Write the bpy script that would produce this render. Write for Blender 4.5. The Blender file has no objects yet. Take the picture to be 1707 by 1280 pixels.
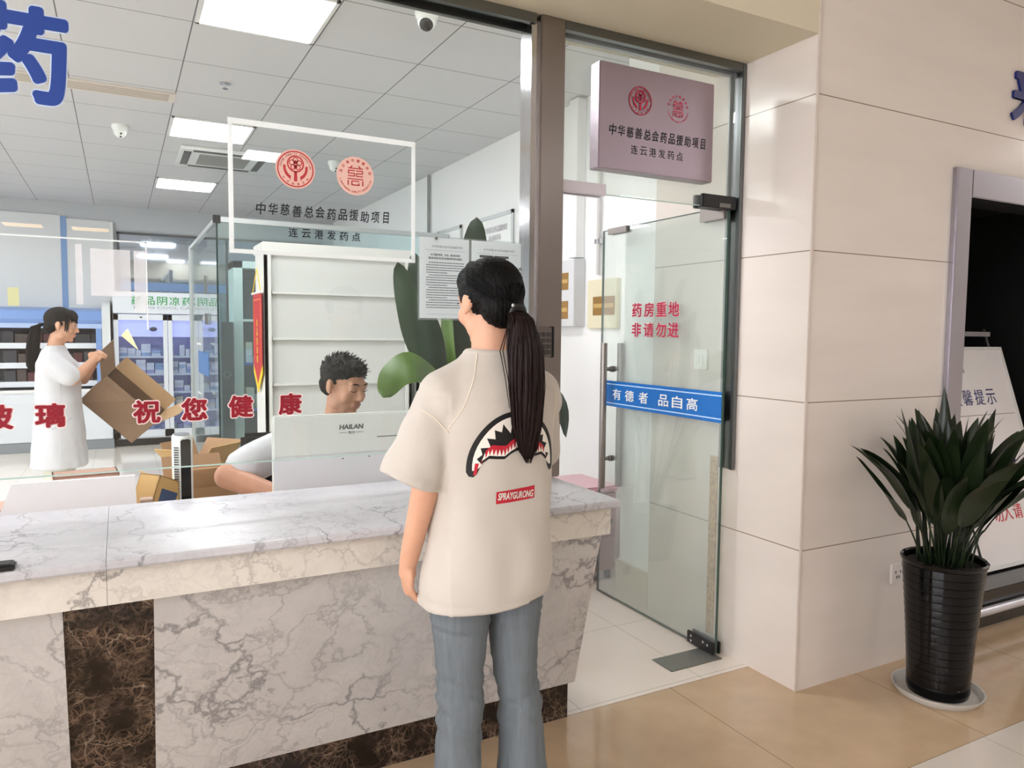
import bpy, bmesh, math, random
from mathutils import Vector, Matrix, noise
from mathutils.bvhtree import BVHTree

SC = bpy.context.scene
COL = SC.collection
PI = math.pi
rnd = random.Random(7)

# ------------------------------------------------------------------ camera
cam_data = bpy.data.cameras.new('camera')
cam_data.sensor_width = 36.0
cam_data.lens = 1237.82 * 36.0 / 1707.0
cam_data.clip_start = 0.05
cam = bpy.data.objects.new('camera', cam_data)
COL.objects.link(cam)
yaw, pitch, roll = math.radians(27.873), math.radians(3.919), math.radians(0.571)
fwd = Vector((math.sin(yaw) * math.cos(pitch), math.cos(yaw) * math.cos(pitch), -math.sin(pitch)))
rgt = Vector((math.cos(yaw), -math.sin(yaw), 0))
upv = rgt.cross(fwd)
r2 = math.cos(roll) * rgt + math.sin(roll) * upv
u2 = -math.sin(roll) * rgt + math.cos(roll) * upv
cam.matrix_world = Matrix(((r2.x, u2.x, -fwd.x, 0), (r2.y, u2.y, -fwd.y, 0), (r2.z, u2.z, -fwd.z, 1.45), (0, 0, 0, 1)))
SC.camera = cam

# ------------------------------------------------------------------ colour management, world
SC.view_settings.view_transform = 'Standard'
SC.view_settings.look = 'None'
SC.view_settings.gamma = 1.0
SC.view_settings.use_curve_mapping = False
SC.view_settings.exposure = -0.18
SC.cycles.use_denoising = True
SC.cycles.max_bounces = 10
SC.cycles.diffuse_bounces = 5
SC.cycles.glossy_bounces = 5
SC.cycles.transparent_max_bounces = 24
SC.cycles.caustics_reflective = False
SC.cycles.caustics_refractive = False
SC.cycles.sample_clamp_indirect = 6.0
w = bpy.data.worlds.new('world')
SC.world = w
w.use_nodes = True
w.node_tree.nodes['Background'].inputs[0].default_value = (0.75, 0.85, 1.0, 1)
w.node_tree.nodes['Background'].inputs[1].default_value = 0.6

# ------------------------------------------------------------------ materials
def lin(c):
    c = c / 255.0
    return c / 12.92 if c <= 0.04045 else ((c + 0.055) / 1.055) ** 2.4
def rgb(*c):
    return (lin(c[0]), lin(c[1]), lin(c[2]), 1.0)

def nodes_of(name):
    m = bpy.data.materials.new(name)
    m.use_nodes = True
    nt = m.node_tree
    return m, nt, nt.nodes['Principled BSDF']

def M(name, col, rough=0.5, metal=0.0, spec=0.5, bump=0.0, bscale=40.0, aniso=None, var=0.0, vscale=6.0, coat=0.0, sheen=0.0, sss=0.0):
    m, nt, b = nodes_of(name)
    b.inputs['Base Color'].default_value = rgb(*col)
    b.inputs['Roughness'].default_value = rough
    b.inputs['Metallic'].default_value = metal
    b.inputs['Specular IOR Level'].default_value = spec
    if coat: b.inputs['Coat Weight'].default_value = coat
    if sheen: b.inputs['Sheen Weight'].default_value = sheen
    if sss:
        b.inputs['Subsurface Weight'].default_value = sss
        b.inputs['Subsurface Radius'].default_value = (0.01, 0.004, 0.002)
    if bump or var:
        tc = nt.nodes.new('ShaderNodeTexCoord')
        mp = nt.nodes.new('ShaderNodeMapping')
        nt.links.new(tc.outputs['Object'], mp.inputs[0])
        if aniso: mp.inputs['Scale'].default_value = aniso
    if bump:
        n = nt.nodes.new('ShaderNodeTexNoise'); n.inputs['Scale'].default_value = bscale
        n.inputs['Detail'].default_value = 4
        nt.links.new(mp.outputs[0], n.inputs['Vector'])
        bp = nt.nodes.new('ShaderNodeBump'); bp.inputs['Strength'].default_value = bump; bp.inputs['Distance'].default_value = 0.01
        nt.links.new(n.outputs['Fac'], bp.inputs['Height'])
        nt.links.new(bp.outputs[0], b.inputs['Normal'])
    if var:
        n = nt.nodes.new('ShaderNodeTexNoise'); n.inputs['Scale'].default_value = vscale
        n.inputs['Detail'].default_value = 5
        nt.links.new(mp.outputs[0], n.inputs['Vector'])
        r = nt.nodes.new('ShaderNodeValToRGB')
        c = rgb(*col)
        r.color_ramp.elements[0].color = tuple(max(0, x * (1 - var)) for x in c[:3]) + (1,)
        r.color_ramp.elements[1].color = tuple(min(1, x * (1 + var)) for x in c[:3]) + (1,)
        r.color_ramp.elements[0].position = 0.3; r.color_ramp.elements[1].position = 0.7
        nt.links.new(n.outputs['Fac'], r.inputs[0])
        nt.links.new(r.outputs[0], b.inputs['Base Color'])
    return m

def glow(name, col, strength):
    m, nt, b = nodes_of(name)
    b.inputs['Base Color'].default_value = rgb(*col)
    b.inputs['Emission Color'].default_value = rgb(*col)
    b.inputs['Emission Strength'].default_value = strength
    return m

def glass(name, tint, haze=0.0, refl=1.0):
    m, nt, b = nodes_of(name)
    nt.nodes.remove(b)
    out = nt.nodes['Material Output']
    tr = nt.nodes.new('ShaderNodeBsdfTransparent'); tr.inputs[0].default_value = rgb(*tint)
    gl = nt.nodes.new('ShaderNodeBsdfGlossy'); gl.inputs['Roughness'].default_value = 0.0
    lw = nt.nodes.new('ShaderNodeLayerWeight'); lw.inputs[0].default_value = 0.5
    pw = nt.nodes.new('ShaderNodeMath'); pw.operation = 'POWER'; pw.inputs[1].default_value = 5.0
    nt.links.new(lw.outputs['Facing'], pw.inputs[0])
    mul = nt.nodes.new('ShaderNodeMath'); mul.operation = 'MULTIPLY_ADD'; mul.inputs[1].default_value = 0.92 * refl; mul.inputs[2].default_value = 0.045 * refl
    nt.links.new(pw.outputs[0], mul.inputs[0])
    mx = nt.nodes.new('ShaderNodeMixShader')
    nt.links.new(mul.outputs[0], mx.inputs[0]); nt.links.new(tr.outputs[0], mx.inputs[1]); nt.links.new(gl.outputs[0], mx.inputs[2])
    last = mx
    if haze:
        df = nt.nodes.new('ShaderNodeBsdfDiffuse'); df.inputs[0].default_value = (0.9, 0.92, 0.93, 1)
        m2 = nt.nodes.new('ShaderNodeMixShader'); m2.inputs[0].default_value = haze
        nt.links.new(mx.outputs[0], m2.inputs[1]); nt.links.new(df.outputs[0], m2.inputs[2])
        last = m2
    nt.links.new(last.outputs[0], out.inputs[0])
    return m

def paper(name, col, k=0.45):
    # thin paper: some of the light from behind comes through
    m, nt, b = nodes_of(name)
    out = nt.nodes['Material Output']
    b.inputs['Base Color'].default_value = rgb(*col); b.inputs['Roughness'].default_value = 0.6
    tl = nt.nodes.new('ShaderNodeBsdfTranslucent'); tl.inputs[0].default_value = rgb(*col)
    mx = nt.nodes.new('ShaderNodeMixShader'); mx.inputs[0].default_value = k
    nt.links.new(b.outputs[0], mx.inputs[1]); nt.links.new(tl.outputs[0], mx.inputs[2])
    nt.links.new(mx.outputs[0], out.inputs[0])
    return m

def film(name, col, alpha):
    # a translucent printed film: diffuse colour over clear plastic
    m, nt, b = nodes_of(name)
    out = nt.nodes['Material Output']
    b.inputs['Base Color'].default_value = rgb(*col); b.inputs['Roughness'].default_value = 0.3
    tr = nt.nodes.new('ShaderNodeBsdfTransparent')
    mx = nt.nodes.new('ShaderNodeMixShader'); mx.inputs[0].default_value = alpha
    nt.links.new(tr.outputs[0], mx.inputs[1]); nt.links.new(b.outputs[0], mx.inputs[2])
    nt.links.new(mx.outputs[0], out.inputs[0])
    return m

def tiles(name, col, joint, bw, bh, axes, off, gap=0.004, rough=0.12, var=0.04, vs=2.0, bump=0.05, spec=0.5, streak=None):
    # square-set tiles: axes picks which object axes run along and across
    m, nt, b = nodes_of(name)
    tc = nt.nodes.new('ShaderNodeTexCoord')
    sp = nt.nodes.new('ShaderNodeSeparateXYZ'); nt.links.new(tc.outputs['Object'], sp.inputs[0])
    cb = nt.nodes.new('ShaderNodeCombineXYZ')
    for k in (0, 1):
        ad = nt.nodes.new('ShaderNodeMath'); ad.operation = 'SUBTRACT'; ad.inputs[1].default_value = off[k] - (bw, bh)[k] * 200
        nt.links.new(sp.outputs[axes[k]], ad.inputs[0]); nt.links.new(ad.outputs[0], cb.inputs[k])
    br = nt.nodes.new('ShaderNodeTexBrick')
    br.offset = 0.0; br.squash = 1.0
    br.inputs['Scale'].default_value = 1.0
    br.inputs['Brick Width'].default_value = bw; br.inputs['Row Height'].default_value = bh
    br.inputs['Mortar Size'].default_value = gap; br.inputs['Mortar Smooth'].default_value = 0.1
    nt.links.new(cb.outputs[0], br.inputs['Vector'])
    n = nt.nodes.new('ShaderNodeTexNoise'); n.inputs['Scale'].default_value = vs; n.inputs['Detail'].default_value = 6
    mp = nt.nodes.new('ShaderNodeMapping'); nt.links.new(tc.outputs['Object'], mp.inputs[0])
    if streak: mp.inputs['Scale'].default_value = streak
    nt.links.new(mp.outputs[0], n.inputs['Vector'])
    r = nt.nodes.new('ShaderNodeValToRGB'); c = rgb(*col)
    r.color_ramp.elements[0].color = tuple(x * (1 - var) for x in c[:3]) + (1,)
    r.color_ramp.elements[1].color = tuple(min(1, x * (1 + var)) for x in c[:3]) + (1,)
    r.color_ramp.elements[0].position = 0.3; r.color_ramp.elements[1].position = 0.7
    nt.links.new(n.outputs['Fac'], r.inputs[0])
    br.inputs['Mortar'].default_value = rgb(*joint)
    nt.links.new(r.outputs[0], br.inputs['Color1']); nt.links.new(r.outputs[0], br.inputs['Color2'])
    nt.links.new(br.outputs['Color'], b.inputs['Base Color'])
    b.inputs['Roughness'].default_value = rough
    b.inputs['Specular IOR Level'].default_value = spec
    if bump:
        bp = nt.nodes.new('ShaderNodeBump'); bp.inputs['Strength'].default_value = bump; bp.inputs['Distance'].default_value = 0.004
        n2 = nt.nodes.new('ShaderNodeTexNoise'); n2.inputs['Scale'].default_value = 3.0
        nt.links.new(tc.outputs['Object'], n2.inputs['Vector'])
        nt.links.new(n2.outputs['Fac'], bp.inputs['Height']); nt.links.new(bp.outputs[0], b.inputs['Normal'])
    return m

def marble(name, base, vein, seed=0.0, scale=1.5, rough=0.15, amount=0.8, widen=1.0, reach=0.42):
    m, nt, b = nodes_of(name)
    L = nt.links.new
    tc = nt.nodes.new('ShaderNodeTexCoord')
    mp = nt.nodes.new('ShaderNodeMapping'); mp.inputs['Location'].default_value = (seed, seed * 0.7, seed * 1.3)
    L(tc.outputs['Object'], mp.inputs[0])
    wn = nt.nodes.new('ShaderNodeTexNoise'); wn.inputs['Scale'].default_value = 3.2 * scale; wn.inputs['Detail'].default_value = 7; wn.inputs['Roughness'].default_value = 0.6
    L(mp.outputs[0], wn.inputs['Vector'])
    sub = nt.nodes.new('ShaderNodeVectorMath'); sub.operation = 'SUBTRACT'; sub.inputs[1].default_value = (0.5, 0.5, 0.5)
    L(wn.outputs['Color'], sub.inputs[0])
    sc = nt.nodes.new('ShaderNodeVectorMath'); sc.operation = 'SCALE'; sc.inputs['Scale'].default_value = 0.55 / scale
    L(sub.outputs[0], sc.inputs[0])
    ad = nt.nodes.new('ShaderNodeVectorMath'); L(mp.outputs[0], ad.inputs[0]); L(sc.outputs[0], ad.inputs[1])
    total = None
    for s, wdt, st, msc in ((2.6, 0.022, 0.85, 1.6), (6.0, 0.035, 0.45, 2.4), (13.0, 0.06, 0.13, 3.0)):
        vo = nt.nodes.new('ShaderNodeTexVoronoi'); vo.feature = 'DISTANCE_TO_EDGE'; vo.inputs['Scale'].default_value = s * scale
        L(ad.outputs[0], vo.inputs['Vector'])
        mr = nt.nodes.new('ShaderNodeMapRange'); mr.inputs['From Min'].default_value = 0.0; mr.inputs['From Max'].default_value = wdt * widen
        mr.inputs['To Min'].default_value = st * amount; mr.inputs['To Max'].default_value = 0.0
        L(vo.outputs['Distance'], mr.inputs['Value'])
        nm = nt.nodes.new('ShaderNodeTexNoise'); nm.inputs['Scale'].default_value = msc * scale; nm.inputs['Detail'].default_value = 3
        L(mp.outputs[0], nm.inputs['Vector'])
        ma = nt.nodes.new('ShaderNodeMapRange'); ma.inputs['From Min'].default_value = reach; ma.inputs['From Max'].default_value = reach + 0.18
        L(nm.outputs['Fac'], ma.inputs['Value'])
        mu = nt.nodes.new('ShaderNodeMath'); mu.operation = 'MULTIPLY'; L(mr.outputs[0], mu.inputs[0]); L(ma.outputs[0], mu.inputs[1])
        if total is None: total = mu
        else:
            mx = nt.nodes.new('ShaderNodeMath'); mx.operation = 'MAXIMUM'; L(total.outputs[0], mx.inputs[0]); L(mu.outputs[0], mx.inputs[1]); total = mx
    cl = nt.nodes.new('ShaderNodeTexNoise'); cl.inputs['Scale'].default_value = 2.6 * scale; cl.inputs['Detail'].default_value = 8; cl.inputs['Roughness'].default_value = 0.62
    L(ad.outputs[0], cl.inputs['Vector'])
    rp = nt.nodes.new('ShaderNodeValToRGB'); c = rgb(*base); v = rgb(*vein)
    rp.color_ramp.elements[0].position = 0.33; rp.color_ramp.elements[1].position = 0.62
    rp.color_ramp.elements[0].color = tuple(c[i] * 0.80 + v[i] * 0.10 for i in range(3)) + (1,)
    rp.color_ramp.elements[1].color = c
    L(cl.outputs['Fac'], rp.inputs[0])
    mix = nt.nodes.new('ShaderNodeMix'); mix.data_type = 'RGBA'
    L(total.outputs[0], mix.inputs['Factor']); L(rp.outputs[0], mix.inputs['A']); mix.inputs['B'].default_value = v
    L(mix.outputs['Result'], b.inputs['Base Color'])
    b.inputs['Roughness'].default_value = rough
    return m

def dark_marble(name):
    m, nt, b = nodes_of(name)
    L = nt.links.new
    tc = nt.nodes.new('ShaderNodeTexCoord')
    wn = nt.nodes.new('ShaderNodeTexNoise'); wn.inputs['Scale'].default_value = 14; wn.inputs['Detail'].default_value = 7
    L(tc.outputs['Object'], wn.inputs['Vector'])
    sc = nt.nodes.new('ShaderNodeVectorMath'); sc.operation = 'SCALE'; sc.inputs['Scale'].default_value = 0.07
    L(wn.outputs['Color'], sc.inputs[0])
    ad = nt.nodes.new('ShaderNodeVectorMath'); L(tc.outputs['Object'], ad.inputs[0]); L(sc.outputs[0], ad.inputs[1])
    cl = nt.nodes.new('ShaderNodeTexNoise'); cl.inputs['Scale'].default_value = 10; cl.inputs['Detail'].default_value = 10; cl.inputs['Roughness'].default_value = 0.75
    L(tc.outputs['Object'], cl.inputs['Vector'])
    rp = nt.nodes.new('ShaderNodeValToRGB')
    rp.color_ramp.elements[0].position = 0.42; rp.color_ramp.elements[0].color = rgb(10, 8, 8)
    rp.color_ramp.elements[1].position = 0.70; rp.color_ramp.elements[1].color = rgb(92, 75, 66)
    e = rp.color_ramp.elements.new(0.54); e.color = rgb(38, 29, 26)
    L(cl.outputs['Fac'], rp.inputs[0])
    last = rp.outputs[0]
    for s_, w_, k_, col in ((34.0, 0.10, 0.6, (150, 126, 104)), (70.0, 0.12, 0.45, (140, 112, 92)), (9.0, 0.012, 0.5, (200, 182, 160))):
        vo = nt.nodes.new('ShaderNodeTexVoronoi'); vo.feature = 'DISTANCE_TO_EDGE'; vo.inputs['Scale'].default_value = s_
        L(ad.outputs[0], vo.inputs['Vector'])
        mr = nt.nodes.new('ShaderNodeMapRange'); mr.inputs['From Max'].default_value = w_; mr.inputs['To Min'].default_value = k_; mr.inputs['To Max'].default_value = 0.0
        L(vo.outputs['Distance'], mr.inputs['Value'])
        nm = nt.nodes.new('ShaderNodeTexNoise'); nm.inputs['Scale'].default_value = 11; nm.inputs['Detail'].default_value = 5; L(tc.outputs['Object'], nm.inputs['Vector'])
        ma = nt.nodes.new('ShaderNodeMapRange'); ma.inputs['From Min'].default_value = 0.40; ma.inputs['From Max'].default_value = 0.66; L(nm.outputs['Fac'], ma.inputs['Value'])
        mu = nt.nodes.new('ShaderNodeMath'); mu.operation = 'MULTIPLY'; L(mr.outputs[0], mu.inputs[0]); L(ma.outputs[0], mu.inputs[1])
        mix = nt.nodes.new('ShaderNodeMix'); mix.data_type = 'RGBA'
        L(mu.outputs[0], mix.inputs['Factor']); L(last, mix.inputs['A']); mix.inputs['B'].default_value = rgb(*col)
        last = mix.outputs['Result']
    L(last, b.inputs['Base Color'])
    b.inputs['Roughness'].default_value = 0.18
    return m

# ------------------------------------------------------------------ mesh helpers
class MB:
    def __init__(self): self.bm = bmesh.new()
    def box(self, x0, x1, y0, y1, z0, z1, bev=0.0, seg=2):
        bm = self.bm
        vs = [bm.verts.new((x, y, z)) for x in (x0, x1) for y in (y0, y1) for z in (z0, z1)]
        fs = []
        for q in ((0, 1, 3, 2), (4, 6, 7, 5), (0, 4, 5, 1), (2, 3, 7, 6), (0, 2, 6, 4), (1, 5, 7, 3)):
            fs.append(bm.faces.new([vs[i] for i in q]))
        if bev:
            es = list({e for f in fs for e in f.edges})
            bmesh.ops.bevel(bm, geom=es, offset=bev, segments=seg, affect='EDGES', clamp_overlap=True)
        return self
    def obox(self, mat, sx, sy, sz, bev=0.0):
        o = MB().box(-sx / 2, sx / 2, -sy / 2, sy / 2, -sz / 2, sz / 2, bev)
        return self.add(o, mat)
    def add(self, other, mat=None):
        me = bpy.data.meshes.new('tmp'); other.bm.to_mesh(me); other.bm.free()
        if mat is not None: me.transform(mat)
        self.bm.from_mesh(me); bpy.data.meshes.remove(me)
        return self
    def loft(self, rings, cap=True, closed=True):
        bm = self.bm
        R = [[bm.verts.new(p) for p in r] for r in rings]
        n = len(R[0])
        for a, b in zip(R, R[1:]):
            for i in range(n if closed else n - 1):
                j = (i + 1) % n
                bm.faces.new((a[i], a[j], b[j], b[i]))
        if cap and closed:
            bm.faces.new(list(reversed(R[0]))); bm.faces.new(R[-1])
        return self
    def tube(self, pts, rad, n=10, cap=True):
        pts = [Vector(p) for p in pts]
        rings = []
        prev = None
        for i, p in enumerate(pts):
            t = (pts[min(i + 1, len(pts) - 1)] - pts[max(i - 1, 0)]).normalized()
            if prev is None:
                a = t.orthogonal().normalized()
            else:
                a = (prev - t * prev.dot(t))
                a = a.normalized() if a.length > 1e-6 else t.orthogonal().normalized()
            prev = a
            b = t.cross(a)
            r = rad[i] if isinstance(rad, (list, tuple)) else rad
            rings.append([p + (a * math.cos(2 * PI * k / n) + b * math.sin(2 * PI * k / n)) * r for k in range(n)])
        return self.loft(rings, cap)
    def cyl(self, p0, p1, r, n=20): return self.tube([p0, p1], r, n)
    def lathe(self, prof, c=(0, 0, 0), n=40, cap=True):
        rings = [[(c[0] + r * math.cos(2 * PI * k / n), c[1] + r * math.sin(2 * PI * k / n), c[2] + z) for k in range(n)] for r, z in prof]
        return self.loft(rings, cap)
    def prism(self, poly, h0, h1, plane='xz', c=0.0):
        # polygon extruded; plane xz -> depth y from h0 to h1, xy -> z, yz -> x
        def P(a, b, h):
            return {'xz': (a, h, b), 'xy': (a, b, h), 'yz': (h, a, b)}[plane]
        bm = self.bm
        A = [bm.verts.new(P(a, b, h0)) for a, b in poly]; B = [bm.verts.new(P(a, b, h1)) for a, b in poly]
        n = len(poly)
        for i in range(n):
            bm.faces.new((A[i], A[(i + 1) % n], B[(i + 1) % n], B[i]))
        bm.faces.new(list(reversed(A))); bm.faces.new(B)
        return self
    def ell(self, c, r, rot=None, sub=3):
        t = bmesh.new(); bmesh.ops.create_icosphere(t, subdivisions=sub, radius=1)
        mt = Matrix.Translation(c) @ (rot.to_4x4() if rot else Matrix()) @ Matrix.Diagonal((r[0], r[1], r[2], 1))
        bmesh.ops.transform(t, matrix=mt, verts=t.verts)
        o = MB(); o.bm.free(); o.bm = t
        return self.add(o)
    def cap(self, p0, p1, r0, r1, n=16):
        # tapered capsule
        p0, p1 = Vector(p0), Vector(p1)
        d = (p1 - p0); L = d.length; d.normalize()
        pts, rad = [], []
        for k in range(5):
            a = PI / 2 * k / 4
            pts.append(p0 - d * r0 * math.cos(a)); rad.append(max(r0 * math.sin(a), r0 * 0.05))
        for k in range(5):
            a = PI / 2 * k / 4
            pts.append(p1 + d * r1 * math.sin(a)); rad.append(max(r1 * math.cos(a), r1 * 0.05))
        return self.tube(pts, rad, n)
    def chain(self, pts, rad, n=16):
        for i in range(len(pts) - 1): self.cap(pts[i], pts[i + 1], rad[i], rad[i + 1], n)
        return self
    def mesh(self, name):
        bmesh.ops.recalc_face_normals(self.bm, faces=self.bm.faces)
        me = bpy.data.meshes.new(name); self.bm.to_mesh(me); self.bm.free()
        return me
    def build(self, name, mat, parent=None, smooth=None):
        return link(name, self.mesh(name), mat, parent, smooth)

def link(name, me, mat, parent=None, smooth=None):
    for m in (mat if isinstance(mat, (list, tuple)) else [mat]):
        if m and not me.materials.get(m.name): me.materials.append(m)
    if smooth is not None:
        me.polygons.foreach_set('use_smooth', [True] * len(me.polygons))
        if smooth < 179:
            try: me.set_sharp_from_angle(angle=math.radians(smooth))
            except Exception: pass
    o = bpy.data.objects.new(name, me); COL.objects.link(o)
    if parent:
        # parts are written in world coordinates; keep them there under the parent's base point
        o.parent = parent
        o.matrix_parent_inverse = parent.matrix_basis.inverted()
    return o

def tag(o, label=None, cat=None, group=None, kind=None):
    if label: o['label'] = label
    if cat: o['category'] = cat
    if group: o['group'] = group
    if kind: o['kind'] = kind
    return o

def empty(name, loc=(0, 0, 0), label=None, cat=None, group=None, kind=None, rz=0.0):
    o = bpy.data.objects.new(name, None); COL.objects.link(o)
    o.location = loc; o.rotation_euler = (0, 0, rz); o.empty_display_size = 0.05
    return tag(o, label, cat, group, kind)

def copy_tree(o, loc=None, rz=None, label=None):
    c = o.copy(); COL.objects.link(c)
    if loc is not None: c.location = loc
    if rz is not None: c.rotation_euler = (0, 0, rz)
    if label: c['label'] = label
    for ch in list(o.children):
        d = ch.copy(); COL.objects.link(d); d.parent = c
        for g in list(ch.children):
            e = g.copy(); COL.objects.link(e); e.parent = d
    return c

def structure(name, mb, mat, parent=None, smooth=None):
    o = mb.build(name, mat, parent, smooth)
    if parent is None: o['kind'] = 'structure'
    return o

def fuse(mb, voxel, smooth=4, name='body'):
    # weld overlapping shapes into one continuous surface
    me = mb.mesh(name + '_raw')
    o = bpy.data.objects.new('tmp', me); COL.objects.link(o)
    r = o.modifiers.new('r', 'REMESH'); r.mode = 'VOXEL'; r.voxel_size = voxel
    if smooth:
        s = o.modifiers.new('s', 'SMOOTH'); s.factor = 0.5; s.iterations = smooth
    dg = bpy.context.evaluated_depsgraph_get()
    out = bpy.data.meshes.new_from_object(o.evaluated_get(dg))
    bpy.data.objects.remove(o); bpy.data.meshes.remove(me)
    out.name = name
    return out

# ------------------------------------------------------------------ lettering
_fc = bpy.data.curves.new('glyphs', 'FONT'); _fo = bpy.data.objects.new('glyphs', _fc); COL.objects.link(_fo)
def glyph_mesh(body, bold=0.0, shear=0.0, spacing=1.0, res=4):
    _fc.body = body; _fc.size = 1.0; _fc.offset = bold; _fc.shear = shear; _fc.space_character = spacing; _fc.resolution_u = res
    dg = bpy.context.evaluated_depsgraph_get(); dg.update()
    return bpy.data.meshes.new_from_object(_fo.evaluated_get(dg))
def bounds(me):
    xs = [v.co.x for v in me.vertices]; ys = [v.co.y for v in me.vertices]
    return min(xs), max(xs), min(ys), max(ys)
def letters(items, right, up, bold=0.0, shear=0.0, thick=0.0008, lift=0.0, extra=0.0, res=4, spacing=1.0):
    """items: (text, centre, height, width or None). One mesh, lying in the plane of right/up, facing right x up."""
    right, up = Vector(right).normalized(), Vector(up).normalized()
    nrm = right.cross(up)
    out = MB()
    for text, c, h, wd in items:
        # heavier strokes: the same outline repeated on a small ring of shifts
        rad = max(0.0, bold) + extra
        ref = glyph_mesh(text, min(bold, 0.0), shear, spacing, res); x0, x1, y0, y1 = bounds(ref)
        b_ = max(0.0, bold); x0 -= b_; x1 += b_; y0 -= b_; y1 += b_
        sy = h / (y1 - y0); sx = sy if wd is None else wd / (x1 - x0)
        if rad > 0:
            bmx = bmesh.new()
            ns = 8 if rad < .03 else 14
            for q in range(ns):
                cp = ref.copy(); cp.transform(Matrix.Translation((rad * math.cos(2 * PI * q / ns), rad * math.sin(2 * PI * q / ns), -0.000012 * (q + 1))))
                bmx.from_mesh(cp); bpy.data.meshes.remove(cp)
            bmx.from_mesh(ref); bmx.to_mesh(ref); bmx.free()
        c = Vector(c) + nrm * lift
        mt = Matrix.Translation(c) @ Matrix(((right.x, up.x, nrm.x, 0), (right.y, up.y, nrm.y, 0), (right.z, up.z, nrm.z, 0), (0, 0, 0, 1))) @ Matrix.Diagonal((sx, sy, 1, 1)) @ Matrix.Translation((-(x0 + x1) / 2, -(y0 + y1) / 2, 0))
        ref.transform(mt)
        out.bm.from_mesh(ref); bpy.data.meshes.remove(ref)
    if thick:
        bm = out.bm
        res_ = bmesh.ops.extrude_face_region(bm, geom=list(bm.faces))
        bmesh.ops.translate(bm, vec=nrm * thick, verts=[v for v in res_['geom'] if isinstance(v, bmesh.types.BMVert)])
    return out
def ring_letters(text, c, rad, h, right, up, a0, a1, bold=0.02, inward=False, lift=0.0):
    right, up = Vector(right).normalized(), Vector(up).normalized()
    out = MB()
    n = len(text)
    for i, ch in enumerate(text):
        if ch == ' ': continue
        a = a0 + (a1 - a0) * (i / max(n - 1, 1))
        d = right * math.cos(a) + up * math.sin(a)
        u = -d if inward else d
        r = right.cross(up)
        rr = u.cross(r)
        out.add(letters([(ch, Vector(c) + d * rad, h, None)], rr, u, bold=bold, lift=lift, thick=0.0003, res=1))
    return out
# ------------------------------------------------------------------ light-giving panels (ceiling lamps of both rooms, seen and added)
M_PANEL = glow('panel_light', (250, 251, 255), 30.5)
M_PANELD = glow('added_panel_light', (250, 251, 255), 9.0)  # weaker glow for the unseen panels added near the glass
M_AMBER = glow('amber_light', (255, 206, 140), 7.0)
M_LOBBY = glow('lobby_light', (248, 248, 252), 26.0)
M_WFRAME = M('white_metal', (232, 232, 230), 0.35)
def ceiling_light(x0, x1, y0, y1, z, m, label, group=None):
    t = empty('ceiling_light', ((x0 + x1) / 2, (y0 + y1) / 2, z), label, 'ceiling light', group)
    f = MB()
    for a in ((x0, x1, y0, y0 + .018), (x0, x1, y1 - .018, y1), (x0, x0 + .018, y0, y1), (x1 - .018, x1, y0, y1)):
        f.box(a[0], a[1], a[2], a[3], z - .006, z + .03)
    f.build('frame', M_WFRAME, t)
    MB().box(x0 + .018, x1 - .018, y0 + .018, y1 - .018, z, z + .02).build('diffuser', m, t)
    return t
CZ = 3.01
GX, GY, DX, DY = 0.368, 3.58, 0.607, 0.620
for j, nm in ((0, 'square ceiling light nearest the glass, cut by the top of the photo'), (4, 'square ceiling light in the pharmacy ceiling beyond the long air slot'), (8, 'square ceiling light farthest back, low in the pharmacy ceiling')):
    ceiling_light(GX + .01, GX + DX - .01, GY + j * DY + .01, GY + (j + 1) * DY - .01, CZ - .004, M_PANEL, nm)
for sx in (-2, 1):  # added above the view to brighten the pier, counter and wall
    ceiling_light(GX + sx * DX + .01, GX + (sx + 1) * DX - .01, 2.66, 3.26, CZ - .004, M_PANELD, 'unseen square ceiling light added just inside the glass, above the view', 'added ceiling lights above the view')
for i, sx in enumerate((-4, -8)):  # rows added out of view because the room needs their light
    for j in (0, 4, 8):
        ceiling_light(GX + sx * DX + .01, GX + (sx + 1) * DX - .01, GY + j * DY + .01, GY + (j + 1) * DY - .01, CZ - .004, M_PANEL,
                      'unseen square ceiling light added to the pharmacy, left of the view', 'added ceiling lights left of the view')
LZ = 3.2
LOB = 'unseen square ceiling light added over the lobby behind the viewer'
for x, y in [(a, b_) for a in (-5.2, -3.8, -2.4) for b_ in (-6.4, -4.2, -2.2)] + [(4.6, -1.6), (5.6, -3.4), (7.2, .3), (7.2, 1.1)]:  # lamps added out of sight, placed clear of the glass reflections
    ceiling_light(x, x + .6, y, y + .6, LZ - .004, M_LOBBY, LOB, 'lobby ceiling lights')
for x in (-2.6,):  # added unseen to light the counter and the pier's side
    ceiling_light(x, x + .6, 1.02, 1.62, LZ - .004, M_LOBBY, 'unseen square ceiling light added over the lobby behind the viewer', 'lobby ceiling lights')
for x in (-1.7, -0.7):
    ceiling_light(x, x + .6, -10.5, -9.9, LZ - .004, M_AMBER, 'unseen square ceiling light added over the lobby behind the viewer', 'lobby ceiling lights')
ceiling_light(1.12, 1.52, -3.2, -2.7, LZ - .004, M_LOBBY, 'unseen square ceiling light added over the lobby behind the viewer', 'lobby ceiling lights')

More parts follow.
